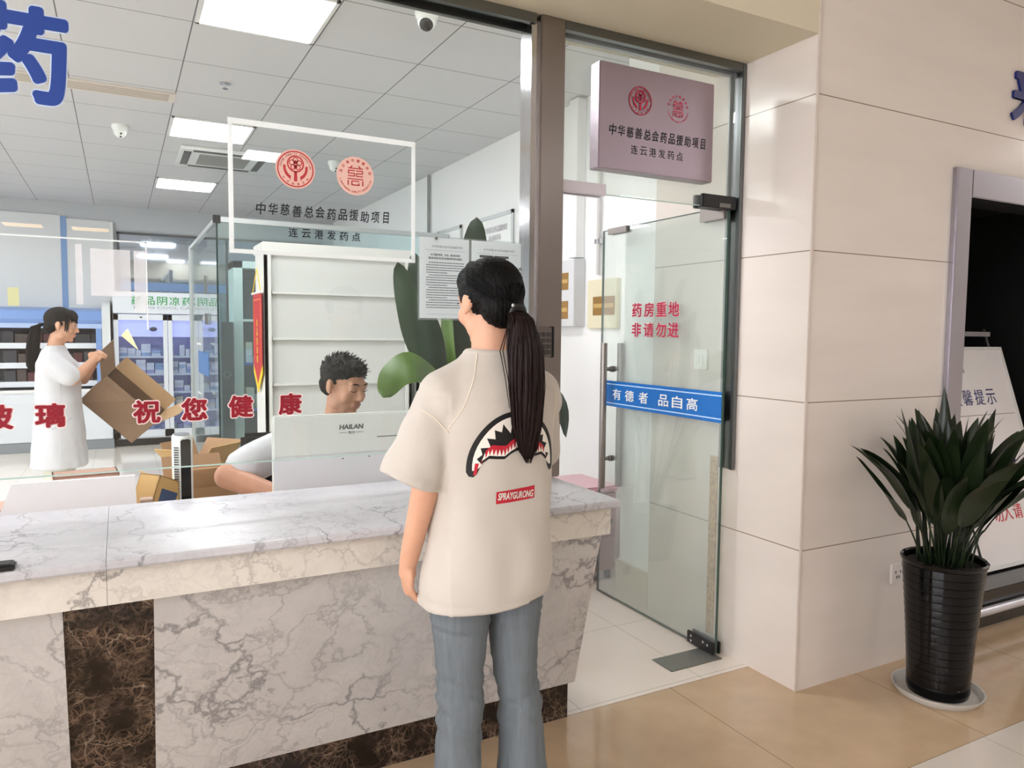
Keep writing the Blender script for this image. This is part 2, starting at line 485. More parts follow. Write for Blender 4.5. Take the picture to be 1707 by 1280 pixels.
# ------------------------------------------------------------------ shell
M_CEIL = tiles('ceiling_tiles', (208, 208, 210), (90, 90, 94), DX, DY, (0, 1), (GX, GY), gap=0.0035, rough=0.45, var=0.01, bump=0.0, spec=0.3)
M_FLOORW = tiles('white_floor_tiles', (232, 222, 210), (160, 150, 138), 0.607, 0.607, (0, 1), (1.546, 2.944), gap=0.0012, rough=0.10, var=0.03, bump=0.02)
M_FLOORB = tiles('tan_floor_tiles', (194, 168, 137), (120, 98, 76), 0.80, 0.81, (0, 1), (1.972, 1.50), gap=0.0014, rough=0.09, var=0.05, vs=9, bump=0.02)
M_FLOORL = tiles('cream_floor_tiles', (216, 206, 194), (160, 146, 130), 0.80, 0.80, (0, 1), (2.75, 1.50), gap=0.0014, rough=0.09, var=0.03, bump=0.02)
M_TILEF = tiles('wall_tiles_front', (224, 214, 205), (140, 124, 106), 40.0, 0.601, (0, 2), (-17.6, -0.017), gap=0.0022, rough=0.16, var=0.03, vs=1.5, bump=0.05, streak=(1, 1, 5))
M_WALL = M('white_wall_paint', (244, 244, 243), 0.55)
M_WALLW = M('cream_wall_paint', (222, 218, 212), 0.6)
M_SOF = M('beige_soffit_paint', (214, 204, 180), 0.55)
M_GREYW = M('grey_wall_paint', (188, 192, 196), 0.55)
M_STEEL = M('brushed_steel', (146, 138, 134), 0.30, metal=1.0, bump=0.12, bscale=60, aniso=(40, 40, 0.6))
M_STEELD = M('dark_steel_channel', (120, 122, 122), 0.30, metal=1.0)
M_CHROME = M('chrome', (205, 205, 208), 0.10, metal=1.0)
M_BLACK = M('black_plastic', (14, 14, 15), 0.35)
M_VOID = M('near_black_recess', (10, 9, 9), 0.8)  # recess faces coloured near black
M_DMAR = dark_marble('dark_brown_marble')
M_TRIM = M('pale_edge_trim', (206, 194, 184), 0.3)

structure('floor', MB().box(-6, 8, 2.312, 10.9, -0.1, 0), M_FLOORW)
structure('floor', MB().box(-6, 8, 1.50, 2.312, -0.1, 0), M_FLOORB)
structure('floor', MB().box(-6, 8, -12, 1.50, -0.1, 0), M_FLOORL)
structure('ceiling', MB().box(-5.5, 2.77, 2.60, 10.85, CZ, CZ + .1), M_CEIL)
structure('ceiling', MB().box(-6, 8, -12, 2.06, LZ, LZ + .1), M('lobby_ceiling_paint', (226, 222, 216), 0.6))
structure('wall_back', MB().box(-5.5, 2.95, 10.82, 11.0, 0, 3.2), M_GREYW)
structure('wall_left', MB().box(-5.6, -5.5, 2.5, 10.9, 0, 3.2), M_WALL)
structure('wall_right', MB().box(2.77, 2.95, 3.30, 10.82, 0, CZ + .1), M_WALL)
# the tiled pier at the right of the glass door, and the lobby wall it belongs to
structure('wall_pier', MB().box(2.41, 3.29, 2.054, 3.02, 0, LZ), M_TILEF)
structure('wall_stub', MB().box(2.432, 2.95, 3.02, 3.30, 0.2, CZ), M_WALL)
structure('baseboard_stub', MB().box(2.408, 2.95, 3.02, 3.302, 0, 0.2), M('skirting_tile', (212, 200, 184), 0.2))
structure('wall_front', MB().box(3.29, 8, 2.054, 2.20, 2.203, LZ), M_TILEF)
structure('wall_front', MB().box(5.40, 8, 2.054, 2.20, 0, 2.203), M_TILEF)
structure('wall_lobby', MB().box(-6.1, 8.1, -12.1, -12.0, 0, LZ), M_WALLW)
structure('wall_lobby', MB().box(-6.1, -6.0, -12, 2.1, 0, LZ), M_WALLW)
structure('wall_lobby', MB().box(8.0, 8.1, -12, 2.1, 0, LZ), M_WALLW)
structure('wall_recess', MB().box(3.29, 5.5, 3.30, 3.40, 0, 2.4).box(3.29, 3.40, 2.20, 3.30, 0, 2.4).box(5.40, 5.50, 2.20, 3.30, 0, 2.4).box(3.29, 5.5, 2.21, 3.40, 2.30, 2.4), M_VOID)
M_FILL = glow('fill_light', (244, 247, 255), 8.5)
wd_ = empty('lobby_fill_panel', (-5.98, 1.2, .3), kind='structure')  # added light panel out of view, brightens the side of the tiled pier
MB().box(-5.99, -5.97, -4.2, 1.2, .3, 2.9).build('fill_pane', M_FILL, wd_)
f = MB()
for y in (-4.2, -2.4, -.6, 1.15): f.box(-5.97, -5.93, y, y + .05, .3, 2.9)
f.box(-5.97, -5.93, -4.2, 1.2, .28, .33).box(-5.97, -5.93, -4.2, 1.2, 2.88, 2.93).build('window_frame', M_WFRAME, wd_)  # frame around the added lobby light panel
wd_ = empty('pharmacy_fill_panel', (-5.48, 4.7, .8), kind='structure')  # added light panel out of view, brightens the right wall and doorway
MB().box(-5.495, -5.48, 3.0, 6.4, .8, 2.6).build('fill_pane', glow('fill_light_inside', (244, 248, 255), 5.0), wd_)
f = MB()
for y in (3.0, 4.1, 5.2, 6.35): f.box(-5.48, -5.44, y, y + .05, .8, 2.6)
f.box(-5.48, -5.44, 3.0, 6.4, .78, .83).box(-5.48, -5.44, 3.0, 6.4, 2.58, 2.63).build('window_frame', M_WFRAME, wd_)  # frame around the added pharmacy light panel
structure('trim_1', MB().box(2.404, 2.415, 2.048, 2.059, 0, LZ, .003), M_TRIM)
# beam above glass and door
structure('wall_soffit', MB().box(-6, 2.409, 2.054, 2.62, 2.612, LZ), M_SOF)
# steel head channel, post, jamb
structure('trim_2', MB().box(-6, 1.37, 2.425, 2.445, 2.575, 2.611).box(-6, 1.37, 2.495, 2.515, 2.565, 2.611).box(-6, 1.37, 2.445, 2.495, 2.595, 2.611), M_STEELD)
structure('trim_3', MB().box(1.495, 2.385, 2.425, 2.450, 2.578, 2.611).box(1.495, 2.385, 2.49, 2.515, 2.578, 2.611).box(1.495, 2.385, 2.45, 2.49, 2.595, 2.611), M_STEELD)
structure('trim_4', MB().box(1.388, 1.492, 2.42, 2.52, 0.90, 2.611, .004), M_STEEL)
structure('trim_5', MB().box(1.352, 1.366, 2.43, 2.51, 1.0, 2.57).box(1.366, 1.388, 2.44, 2.50, 1.0, 2.59), M_CHROME)
structure('trim_6', MB().box(2.386, 2.409, 2.425, 2.445, 0.853, 2.611, .003).box(2.386, 2.409, 2.495, 2.51, 0.853, 2.611, .003).box(2.40, 2.409, 2.445, 2.495, 0.853, 2.611), M_STEELD)
M_ADH = M('old_adhesive', (176, 140, 88), 0.7, bump=0.6, bscale=60, var=0.5, vscale=50)
structure('trim_7', MB().box(2.402, 2.409, 2.53, 2.575, 0.06, 0.895), M_ADH)
# opening at the right: steel frame
structure('door_2', MB().box(3.29, 3.402, 2.030, 2.20, 0, 2.203, .004).box(3.402, 5.40, 2.030, 2.20, 2.08, 2.203, .004).box(5.29, 5.40, 2.030, 2.20, 0, 2.08, .004), M('satin_frame', (158, 152, 158), .25, metal=1.0))
structure('floor_step', MB().box(3.402, 5.29, 2.103, 3.30, 0, 0.185, .003), M('black_stone_step', (30, 27, 26), .15))

# ------------------------------------------------------------------ far end of the pharmacy
M_BLUE = M('pale_blue_strip', (120, 152, 196), 0.4)
M_PALE = M('pale_panel', (214, 216, 216), 0.3)
structure('trim_8', MB().box(-3.0, -0.61, 10.79, 10.82, 0, 2.845).box(-0.545, -0.075, 10.79, 10.82, 0, 2.81), M_PALE)
structure('trim_9', MB().box(-0.61, -0.545, 10.785, 10.82, 0, 2.83), M_BLUE)
structure('trim_10', MB().box(-0.075, -0.035, 10.76, 10.80, 0, 2.80, .01), M_WFRAME)
wn = empty('window_2', (0.8, 10.81, 1.9), kind='structure')
f = MB()
for a in ((0.0, 2.6, 2.66, 2.69), (0.0, 2.6, 1.5, 1.53), (0.0, .03, 1.5, 2.69), (1.3, 1.33, 1.5, 2.69), (2.57, 2.6, 1.5, 2.69)):
    f.box(a[0], a[1], 10.785, 10.82, a[2], a[3])
f.build('window_frame', M('dark_window_frame', (70, 72, 76), 0.4), wn)
MB().box(0.03, 2.57, 10.80, 10.815, 1.53, 2.66).build('pane', M('mirror_pane', (190, 200, 214), 0.04, metal=0.85), wn)
MB().box(0.03, 2.57, 10.795, 10.80, 1.95, 2.06).build('blue_film', M_BLUE, wn)

# ------------------------------------------------------------------ front glass, with its lettering
GLASS = glass('clear_glass', (252, 254, 253))
GLASSG = glass('greenish_glass', (249, 253, 250), haze=.12, refl=1.8)  # diffuse haze and boosted reflection imitate the bright room mirrored in it
M_EDGE = M('glass_edge', (190, 214, 204), 0.15)
M_RED = M('red_vinyl', (146, 14, 38), 0.4)
M_PINK = paper('pale_pink_vinyl', (255, 242, 240), .6)
M_NAVY = M('blue_vinyl', (28, 66, 150), 0.35)
M_HALO = M('pale_blue_vinyl', (206, 222, 244), 0.4)
M_INK = M('black_ink', (18, 20, 30), 0.4)
RX, UZ = (1, 0, 0), (0, 0, 1)
GYP = 2.462
win = empty('window_1', (0, 2.47, 1.03), kind='structure')
MB().box(-6, 1.354, 2.464, 2.476, 1.031, 2.60).build('pane', GLASS, win)
MB().box(-6, 1.354, 2.464, 2.476, 1.0285, 1.031).build('polished_edge', M_EDGE, win)
reds = [('玻', (-0.302, GYP, 1.204)), ('璃', (-0.178, GYP, 1.2045)), ('祝', (0.068, GYP, 1.205)), ('您', (0.199, GYP, 1.2075)), ('健', (0.335, GYP, 1.211)), ('康', (0.487, GYP, 1.2135))]
it = [(c, p, 0.070, 0.074) for c, p in reds]
letters(it, RX, UZ, bold=0.033, lift=0.0006).build('lettering', M_RED, win)
letters(it, RX, UZ, bold=0.033, extra=0.050, thick=0).build('lettering_outline', M_PINK, win)
it = [('药', (-0.222, GYP, 2.196), 0.262, 0.235)]
letters(it, RX, UZ, bold=0.035, lift=0.0006, res=8).build('lettering', M_NAVY, win)
letters(it, RX, UZ, bold=0.035, extra=0.014, thick=0, res=8).build('lettering_outline', M_HALO, win)

# ------------------------------------------------------------------ glass door, opened inwards against the pier
dr = empty('door_1', (2.36, 2.47, 0), kind='structure')
MB().box(2.354, 2.366, 2.462, 3.40, 0.012, 2.008).build('pane', GLASSG, dr)
MB().box(2.354, 2.366, 2.458, 2.462, 0.012, 2.008).box(2.354, 2.366, 3.40, 3.404, 0.012, 2.008).box(2.354, 2.366, 2.462, 3.40, 2.008, 2.011).box(2.354, 2.366, 2.462, 3.40, 0.009, 0.012).build('polished_edge', M('green_glass_edge', (60, 84, 74), 0.12), dr)
M_BAND = film('blue_door_film', (20, 108, 190), 0.93)
MB().box(2.3525, 2.3535, 2.462, 3.372, 1.060, 1.198).build('blue_band', M_BAND, dr)
M_LBLUE = M('light_blue_line', (190, 220, 244), 0.4)
MB().box(2.3515, 2.3525, 2.462, 3.372, 1.178, 1.183).box(2.3515, 2.3525, 2.462, 3.372, 1.075, 1.080).build('band_line', M_LBLUE, dr)
RY = (0, -1, 0)
M_WVIN = M('white_vinyl', (236, 238, 236), 0.4)
it = [(c, (2.351, y, 1.128), 0.058, 0.075) for c, y in (('有', 3.243), ('德', 3.132), ('者', 3.016), ('品', 2.858), ('自', 2.756), ('高', 2.651))]
letters(it, RY, UZ, bold=0.01).build('lettering', M_WVIN, dr)
it = [(c, (2.352, y, 1.574), 0.072, 0.078) for c, y in (('药', 3.084), ('房', 2.986), ('重', 2.889), ('地', 2.797))] + [(c, (2.352, y, 1.473), 0.072, 0.078) for c, y in (('非', 3.084), ('请', 2.986), ('勿', 2.889), ('进', 2.797))]
letters(it, RY, UZ, bold=0.018, lift=0.0008).build('lettering', M('rose_red_vinyl', (172, 24, 62), 0.35), dr)
letters(it, RY, UZ, bold=0.018, extra=0.03, thick=0).build('lettering_outline', M_PINK, dr)
def pull(x):
    h = MB()
    h.cyl((x, 3.296, 0.615), (x, 3.296, 1.402), 0.018, 20)
    return h.build('handle', M_STEEL, dr, 40)
for x, s in ((2.300, -1), (2.409, 1)):
    h = pull(x)
    hx = 2.36 + s * .006
    c = MB()
    for z in (0.775, 1.262):
        c.cyl((x, 3.296, z), (hx, 3.296, z), 0.010, 14); 
        c.cyl((hx + s * .012, 3.296, z), (hx, 3.296, z), 0.0145, 16)
    c.build('handle_mount', M_STEEL, dr, 40)
g = MB()
for z in (0.775, 1.262): g.cyl((2.349, 3.296, z), (2.371, 3.296, z), 0.016, 16)
g.build('rubber_washer', M_BLACK, dr, 40)
def clamp(y0, y1, z0, z1, m, nm='clamp'):
    MB().box(2.340, 2.352, y0, y1, z0, z1, .002).box(2.368, 2.380, y0, y1, z0, z1, .002).box(2.352, 2.368, y0, y1, z1 - .004 if z1 > 1 else z0, z1 if z1 > 1 else z0 + .004).build(nm, m, dr)
clamp(3.175, 3.340, 1.982, 2.014, M_STEEL)
clamp(2.468, 2.622, 1.958, 2.016, M_STEEL)
c = MB().box(2.338, 2.350, 2.452, 2.630, 0.008, 0.062, .002).box(2.370, 2.382, 2.452, 2.630, 0.008, 0.062, .002)
c.build('clamp', M_BLACK, dr)
s = MB()
for y, z in ((2.60, .045), (2.60, .022), (2.52, .045), (2.49, .040)): s.cyl((2.336, y, z), (2.340, y, z), .006, 12)
s.build('screw', M_CHROME, dr)
# floor spring plate
t = MB().box(2.07, 2.36, 2.418, 2.552, 0.0, 0.004, .001).build('floor_plate', M('worn_steel_plate', (140, 140, 134), 0.42, metal=0.7, bump=.15, bscale=80), dr)
# transom
tw = empty('window_3', (1.95, 2.47, 2.0), kind='structure')
MB().box(1.493, 2.386, 2.464, 2.476, 2.002, 2.60).build('pane', GLASSG, tw)
MB().box(1.493, 2.30, 2.464, 2.476, 1.999, 2.002).build('polished_edge', M_EDGE, tw)
MB().box(2.192, 2.384, 2.438, 2.458, 1.992, 2.048, .003).box(2.192, 2.384, 2.482, 2.502, 1.992, 2.048, .003).box(2.20, 2.384, 2.458, 2.482, 1.992, 1.999).build('pivot_block', M_BLACK, tw)
MB().box(2.285, 2.345, 2.434, 2.438, 1.997, 2.014).build('pivot_label', M('dull_grey_label', (110, 108, 104), 0.5), tw)
MB().box(1.500, 1.700, 2.440, 2.460, 1.990, 2.034, .002).box(1.500, 1.700, 2.480, 2.500, 1.990, 2.034, .002).build('lock_box', M('satin_steel_box', (206, 200, 206), 0.35, metal=0.6), tw)
# ------------------------------------------------------------------ marble counter
M_MTOP = marble('white_marble_top', (208, 208, 212), (104, 100, 110), 0.0, 1.5, 0.30, 0.9, 1.2, 0.40)
M_MFRONT = marble('white_marble_front', (206, 203, 200), (112, 108, 112), 3.1, 1.15, 0.16, 0.9, 1.7, 0.36)
M_MAPR = marble('cream_marble_apron', (230, 224, 214), (128, 120, 118), 7.7, 1.5, 0.14, .9, 1.5, .40)
ct = empty('reception_counter', (0.2, 2.3, 0), 'long white veined marble counter with a dark marble panel under the glass', 'counter')
def slab(x0, x1):
    # rounded nose and a small moulding under it
    pr = [(1.985 + .012 * (1 - math.sin(a)), .885 + .013 * 1 + .0 - .013 + .013 * math.cos(a) * -1) for a in (0,)]
    prof = [(1.990, .873), (1.985, .879), (1.985, .892), (1.990, .898), (1.998, .900), (2.605, .900), (2.605, .865), (2.03, .865), (2.012, .868), (2.010, .872)]
    return MB().prism(prof, x0, x1, 'yz')
slab(-2.2, -0.0405).build('worktop', M_MTOP, ct, 35)
slab(-0.0395, 1.462).build('worktop', M_MTOP, ct, 35)
MB().box(-2.2, -0.041, 2.030, 2.60, .775, .866).build('apron', M_MAPR, ct)
MB().box(-0.040, 1.456, 2.030, 2.60, .775, .866).build('apron', M_MAPR, ct)
def face(x0, x1, y=0.0):
    return MB().prism([(2.085 + y, .776), (2.245 + y, .165), (2.56, .165), (2.56, .776)], x0, x1, 'yz')
face(-2.2, -0.139).build('front_panel', M_MFRONT, ct)
face(0.0635, 1.462).build('front_panel', M_MFRONT, ct)
MB().prism([(2.086, .776), (2.300, .0), (2.56, .0), (2.56, .776)], -0.139, 0.0635, 'yz').build('dark_panel', M_DMAR, ct)
MB().box(-2.2, 1.47, 2.305, 2.56, 0, .166).build('plinth', M_DMAR, ct)
# lower work desk inside
dk = empty('inner_desk', (0.3, 2.95, 0), 'pale work desk running behind the marble counter', 'desk')
M_DESK = M('pale_desk_laminate', (214, 208, 200), 0.4)
MB().box(-2.2, 1.40, 2.606, 3.06, 0.72, 0.75, .002).build('desktop', M_DESK, dk)
for x in (-2.0, -0.4, 1.25):
    MB().box(x, x + .03, 2.62, 2.98, 0, .72).build('side_panel', M_DESK, dk)

# black card pad at the left end of the counter
t = empty('card_reader', (-0.245, 1.985, .9), 'small black pad lying on the counter edge at the far left', 'card reader')
MB().box(-0.33, -0.222, 1.99, 2.035, .9, .914, .004).build('body', M_BLACK, t)
MB().box(-0.325, -0.23, 1.996, 2.03, .914, .9155).build('pad', M('dark_rubber', (36, 36, 40), 0.6), t)

# ------------------------------------------------------------------ white computer with its back to the glass
M_WPL = M('glossy_white_plastic', (240, 243, 240), 0.25)
mon = empty('computer_monitor', (0.77, 2.80, .75), 'white all in one computer seen from behind, in front of the seated man', 'computer')
MB().box(0.490, 1.060, 2.800, 2.828, .842, 1.136, .006).build('back_cover', M_WPL, mon, 35)
MB().box(0.492, 1.058, 2.797, 2.801, .842, .985, .002).build('lower_cover', M('white_plastic_lower', (230, 231, 236), 0.25), mon)
MB().box(0.505, 1.045, 2.828, 2.833, .86, 1.125).build('screen', M('dark_screen', (20, 24, 30), 0.1), mon)
MB().box(0.72, 0.83, 2.83, 2.87, .75, .90, .004).box(0.66, 0.89, 2.80, 2.98, .75, .762, .004).build('stand', M_WPL, mon)
letters([('HAILAN', (0.783, 2.7995, 1.085), .019, .094)], RX, UZ, bold=.03, shear=.12).build('lettering', M('grey_print', (96, 98, 98), 0.5), mon)
letters([('海兰', (0.783, 2.7995, 1.063), .0125, .028)], RX, UZ, bold=.0).build('lettering', M('grey_print_small', (120, 122, 122), 0.5), mon)
for x in (.737, .802): MB().box(x, x + .027, 2.7988, 2.7995, 1.0625, 1.0638).build('printed_rule', bpy.data.materials['grey_print_small'], mon)
for x, z in ((.748, .964), (.852, .966)): MB().cyl((x, 2.795, z), (x, 2.798, z), .0025, 10).build('screw', M_BLACK, mon)
v = MB().box(.885, .97, 2.7985, 2.801, 1.038, 1.043)
v.build('vent_slot', M('grey_slot', (150, 154, 152), 0.5), mon)

# white sloping board at the left
t = empty('white_board', (-0.15, 2.70, .75), 'plain white panel tilted back behind the left end of the counter', 'board')
mt = Matrix()
MB().prism([(-.385, .752), (.043, .752), (.036, .967), (-.306, .966)], 2.735, 2.755, 'xz').build('panel', M('white_board_face', (246, 243, 245), 0.35), t)
MB().box(-.28, .02, 2.755, 2.86, .75, .78).build('foot', M_WPL, t)

# tower heater
t = empty('tower_heater', (0.197, 2.98, .75), 'slim white tower heater with a glossy black front strip', 'heater')
def oval(rx, ry, z, n=28, c=(0.197, 2.98)): return [(c[0] + rx * math.cos(2 * PI * k / n), c[1] + ry * math.sin(2 * PI * k / n), z) for k in range(n)]
MB().loft([oval(.034, .05, .75), oval(.036, .052, .78), oval(.036, .052, 1.056), oval(.033, .049, 1.064)]).build('body', M_WPL, t, 50)
MB().box(0.188, .222, 2.924, 2.94, .76, 1.052, .004).build('front_strip', M('gloss_black', (8, 8, 10), 0.06), t)
MB().loft([oval(.029, .044, 1.064), oval(.027, .042, 1.067)]).build('top_grille', M('grey_grille', (120, 122, 128), 0.5, bump=.4, bscale=300), t)
s = MB()
for i in range(26): s.box(0.166, .182, 2.930, 2.946, .80 + i * .0088, .8036 + i * .0088)
s.build('side_vents', M('vent_dark', (90, 90, 92), 0.5), t)

# ------------------------------------------------------------------ cardboard
M_CARD = M('brown_cardboard', (196, 160, 120), 0.75, bump=.05, bscale=120, var=.05)
M_CARDD = M('inner_cardboard', (168, 132, 98), 0.8, var=.06)
def carton(name, loc, rz, sx, sy, sz, label, flaps=((1, 35), (1, -20), (0, 40), (0, 25)), open_=True, tilt=(0, 0), sticker=None, ca=None, cb=None, rot=None):
    # an open carton: five thin walls and folded flaps
    ca = ca or M_CARD; cb = cb or M_CARDD
    t = empty(name, loc, label, 'cardboard box')
    w_ = .004
    R = Matrix.Translation(loc) @ Matrix.Rotation(rz, 4, 'Z') @ Matrix.Rotation(tilt[0], 4, 'X') @ Matrix.Rotation(tilt[1], 4, 'Y')
    if rot is not None: R = Matrix.Translation(loc) @ rot
    def put(nm, mbx, m):
        me = mbx.mesh(nm); me.transform(R); return link(nm, me, m, t)
    b = MB().box(-sx / 2, sx / 2, -sy / 2, sy / 2, 0, w_)
    b.box(-sx / 2, -sx / 2 + w_, -sy / 2, sy / 2, 0, sz).box(sx / 2 - w_, sx / 2, -sy / 2, sy / 2, 0, sz)
    b.box(-sx / 2, sx / 2, -sy / 2, -sy / 2 + w_, 0, sz).box(-sx / 2, sx / 2, sy / 2 - w_, sy / 2, 0, sz)
    if not open_: b.box(-sx / 2, sx / 2, -sy / 2, sy / 2, sz - w_, sz)
    put('walls', b, ca)
    if open_:
        for k, (sgn, ax) in enumerate(((-1, 'y'), (1, 'y'), (-1, 'x'), (1, 'x'))):
            ang = math.radians(flaps[k][1])
            L = (sy if ax == 'y' else sx) * .48
            fl = MB().box(-(sx if ax == 'y' else sy) / 2, (sx if ax == 'y' else sy) / 2, 0, L, -w_ / 2, w_ / 2)
            # hinge at the top edge, folding outwards by ang above horizontal
            m1 = Matrix.Rotation(ang, 4, 'X')
            if ax == 'y':
                m2 = Matrix.Translation((0, sgn * sy / 2, sz)) @ (Matrix.Rotation(0 if sgn > 0 else PI, 4, 'Z'))
            else:
                m2 = Matrix.Translation((sgn * sx / 2, 0, sz)) @ Matrix.Rotation(-PI / 2 if sgn > 0 else PI / 2, 4, 'Z')
            me = fl.mesh('flap'); me.transform(m2 @ m1); me.transform(R); link('flap', me, cb if k % 2 else ca, t)
    if sticker:
        me = MB().box(-sx * .3, sx * .3, -sy / 2 - .0012, -sy / 2, sz * .2, sz * .75).mesh('sticker'); me.transform(R); link('sticker', me, sticker, t)
    return t
M_CARDY = M('yellowish_cardboard', (206, 170, 112), 0.75, var=.05)
carton('cardboard_box', (0.080, 2.90, .756), .75, .13, .09, .17, 'small carton with a blue label leaning beside the tower heater', tilt=(0.0, .42), open_=False, sticker=M('dark_blue_label', (62, 84, 120), 0.5), ca=M_CARDY)
carton('cardboard_box', (0.29, 3.35, .56), .15, .24, .22, .25, 'open carton with raised flaps beside the seated man', flaps=((0, 55), (0, 62), (0, 30), (0, 38)))
carton('cardboard_box', (0.33, 3.80, .56), .8, .22, .20, .27, 'open carton with one brown flap up, behind the tower heater', flaps=((0, 60), (0, 70), (0, 45), (0, 50)), ca=M_CARDY)
carton('cardboard_box', (-0.43, 2.97, .752), .2, .20, .16, .10, 'closed brown carton at the far left behind the white panel', open_=False, ca=M('reddish_cardboard', (196, 160, 142), 0.75, var=.05))
carton('cardboard_box', (-0.115, 2.985, .752), .1, .20, .12, .195, 'flat closed carton just above the top edge of the white panel', open_=False, ca=M('reddish_cardboard2', (186, 146, 128), 0.75, var=.05))
tb = empty('side_table', (0.34, 3.6, 0), 'low table behind the counter carrying the open cartons', 'table')
MB().box(.12, .465, 3.15, 4.0, .53, .56, .003).build('tabletop', M_DESK, tb)
for x, y in ((.14, 3.17), (.42, 3.17), (.14, 3.95), (.42, 3.95)): MB().box(x, x + .03, y, y + .03, 0, .53).build('leg', M_WFRAME, tb)
for k in range(3):
    o = MB().box(.050, .090, 2.78, 2.83, .75 + k * .042, .789 + k * .042, .002).build('paper_pack', M('pinkish_pack' + str(k), (208 - 8 * k, 168, 150), 0.6), None)
    tag(o, ('bottom', 'middle', 'top')[k] + ' pinkish paper pack of the stack beside the white panel', 'paper pack', 'paper packs beside the white panel')

# ------------------------------------------------------------------ sticker panel and notices on the glass
M_WHITEF = paper('white_frosted_film', (252, 254, 254), .55)
def emblem_hands(c, R, parent, red, pale, disc=True, k=1.0):
    # round charity emblem: double ring, flower head, stem and two cupping hands, curved text
    cx_, cy_, cz_ = c
    def P(x, z): return (cx_ + x * R * k, cz_ + z * R)
    d = -0.0006
    if disc:
        MB().prism([P(math.cos(a), math.sin(a)) for a in [2 * PI * i / 48 for i in range(48)]], cy_ - .0003, cy_).build('disc', pale, parent)
    e = MB()
    def ringm(r0, r1, n=56, a0=0.0, a1=2 * PI, ox=0.0, oz=0.0):
        for i in range(n):
            p, q = a0 + (a1 - a0) * i / n, a0 + (a1 - a0) * (i + 1) / n
            pts = [P(ox + r * math.cos(t), oz + r * math.sin(t)) for r, t in ((r0, p), (r1, p), (r1, q), (r0, q))]
            e.prism(pts, cy_ + d * 2, cy_ + d)
    ringm(.86, .92)
    # flower: five petals outlined, solid centre
    ringm(.36, .43, 40, ox=0, oz=.26)
    for i in range(5):
        a = PI / 2 + 2 * PI * i / 5
        ringm(.10, .145, 14, ox=.20 * math.cos(a), oz=.26 + .20 * math.sin(a))
    ringm(0.001, .10, 16, ox=0, oz=.34); e.prism([P(-.09, .04), P(.09, .04), P(.09, .20), P(-.09, .20)], cy_ + d * 2, cy_ + d)
    e.prism([P(-.085, -.62), P(.085, -.62), P(.07, -.12), P(-.07, -.12)], cy_ + d * 2, cy_ + d)
    for s in (1, -1):
        outer = [P(s * .62 * math.cos(a), .08 + .66 * math.sin(a)) for a in [math.radians(t) for t in range(10, -66, -8)]]
        inner = [P(s * .50 * math.cos(a), .06 + .48 * math.sin(a)) for a in [math.radians(t) for t in range(-62, 14, 8)]]
        tip = [P(s * .27, -.62)]
        e.prism(outer + tip + inner, cy_ + d * 2, cy_ + d)
    e.build('emblem', red, parent)
    ring_letters('CHINA CHARITY FEDERATION', (cx_, cy_ - .0006, cz_), R * .765, R * .11, RX, UZ, math.radians(172), math.radians(8), .01).build('lettering', M('dull_red_print', (158, 70, 66), .5), parent)
    ring_letters('中华慈善总会', (cx_, cy_ - .0006, cz_), R * .76, R * .13, RX, UZ, math.radians(218), math.radians(322), .01, inward=True).build('lettering', red, parent)
def emblem_ci(c, R, parent, red, pale, disc=True):
    cx_, cy_, cz_ = c
    if disc:
        MB().prism([(cx_ + R * math.cos(2 * PI * i / 48), cz_ + R * math.sin(2 * PI * i / 48)) for i in range(48)], cy_ - .0003, cy_).build('disc', pale, parent)
    e = MB()
    def bar(x0, x1, z0, z1):
        e.box(cx_ + x0 * R, cx_ + x1 * R, cy_ - .0012, cy_ - .0006, cz_ + z0 * R, cz_ + z1 * R)
    th = .052
    bar(-.40, .40, .36, .36 + th); e.prism([(cx_ + a * R, cz_ + b * R) for a, b in ((-.30, .40), (-.22, .40), (-.14, .52), (-.22, .52))], cy_ - .0012, cy_ - .0006); e.prism([(cx_ + a * R, cz_ + b * R) for a, b in ((.22, .40), (.30, .40), (.22, .52), (.14, .52))], cy_ - .0012, cy_ - .0006)
    for s in (-1, 1):
        lo, hi = (-.40, -.03) if s < 0 else (.03, .40)
        for z in (.24, .10, -.04): bar(lo, hi, z, z + th)
        bar(lo if s < 0 else hi - th, lo + th if s < 0 else hi, .12, .26); bar(hi - th if s < 0 else lo, hi if s < 0 else lo + th, -.02, .14)
    bar(-.42, .42, -.19, -.14)
    bar(-.42, -.36, -.50, -.24); bar(.36, .42, -.50, -.24); bar(-.20, .20, -.30, -.25); bar(-.22, -.16, -.50, -.26); bar(-.22, .22, -.50, -.44); bar(.16, .22, -.50, -.36)
    e.build('emblem', red, parent)
    ring_letters('连云港市慈善总会', (cx_, cy_ - .0006, cz_), R * .80, R * .16, RX, UZ, math.radians(165), math.radians(15), .015).build('lettering', red, parent)
    ring_letters('LIANYUNGANG CHARITY FEDERATION', (cx_, cy_ - .0006, cz_), R * .83, R * .10, RX, UZ, math.radians(195), math.radians(345), .005, inward=True).build('lettering', red, parent)
M_ERED = M('emblem_red', (190, 52, 60), 0.4)
M_EPALE = paper('emblem_cream', (244, 216, 206), .5)
LINE1, LINE2 = '中华慈善总会药品援助项目', '连云港发药点'
st = empty('charity_sticker', (0.61, 2.462, 1.69), 'frosted white outlined sticker with two round red emblems stuck on the glass', 'sticker')
fr = MB()
fy0, fy1 = 2.4605, 2.4635
fr.box(.308, .916, fy0, fy1, 2.084, 2.101).box(.308, .916, fy0, fy1, 1.690, 1.703).box(.308, .322, fy0, fy1, 1.703, 2.084).box(.903, .916, fy0, fy1, 1.703, 2.084)
fr.build('border', M_WHITEF, st)
emblem_hands((0.511, 2.4615, 1.966), .062, st, M_ERED, M_EPALE)
emblem_ci((0.706, 2.4615, 1.965), .063, st, M_ERED, M_EPALE)
n1 = len(LINE1)
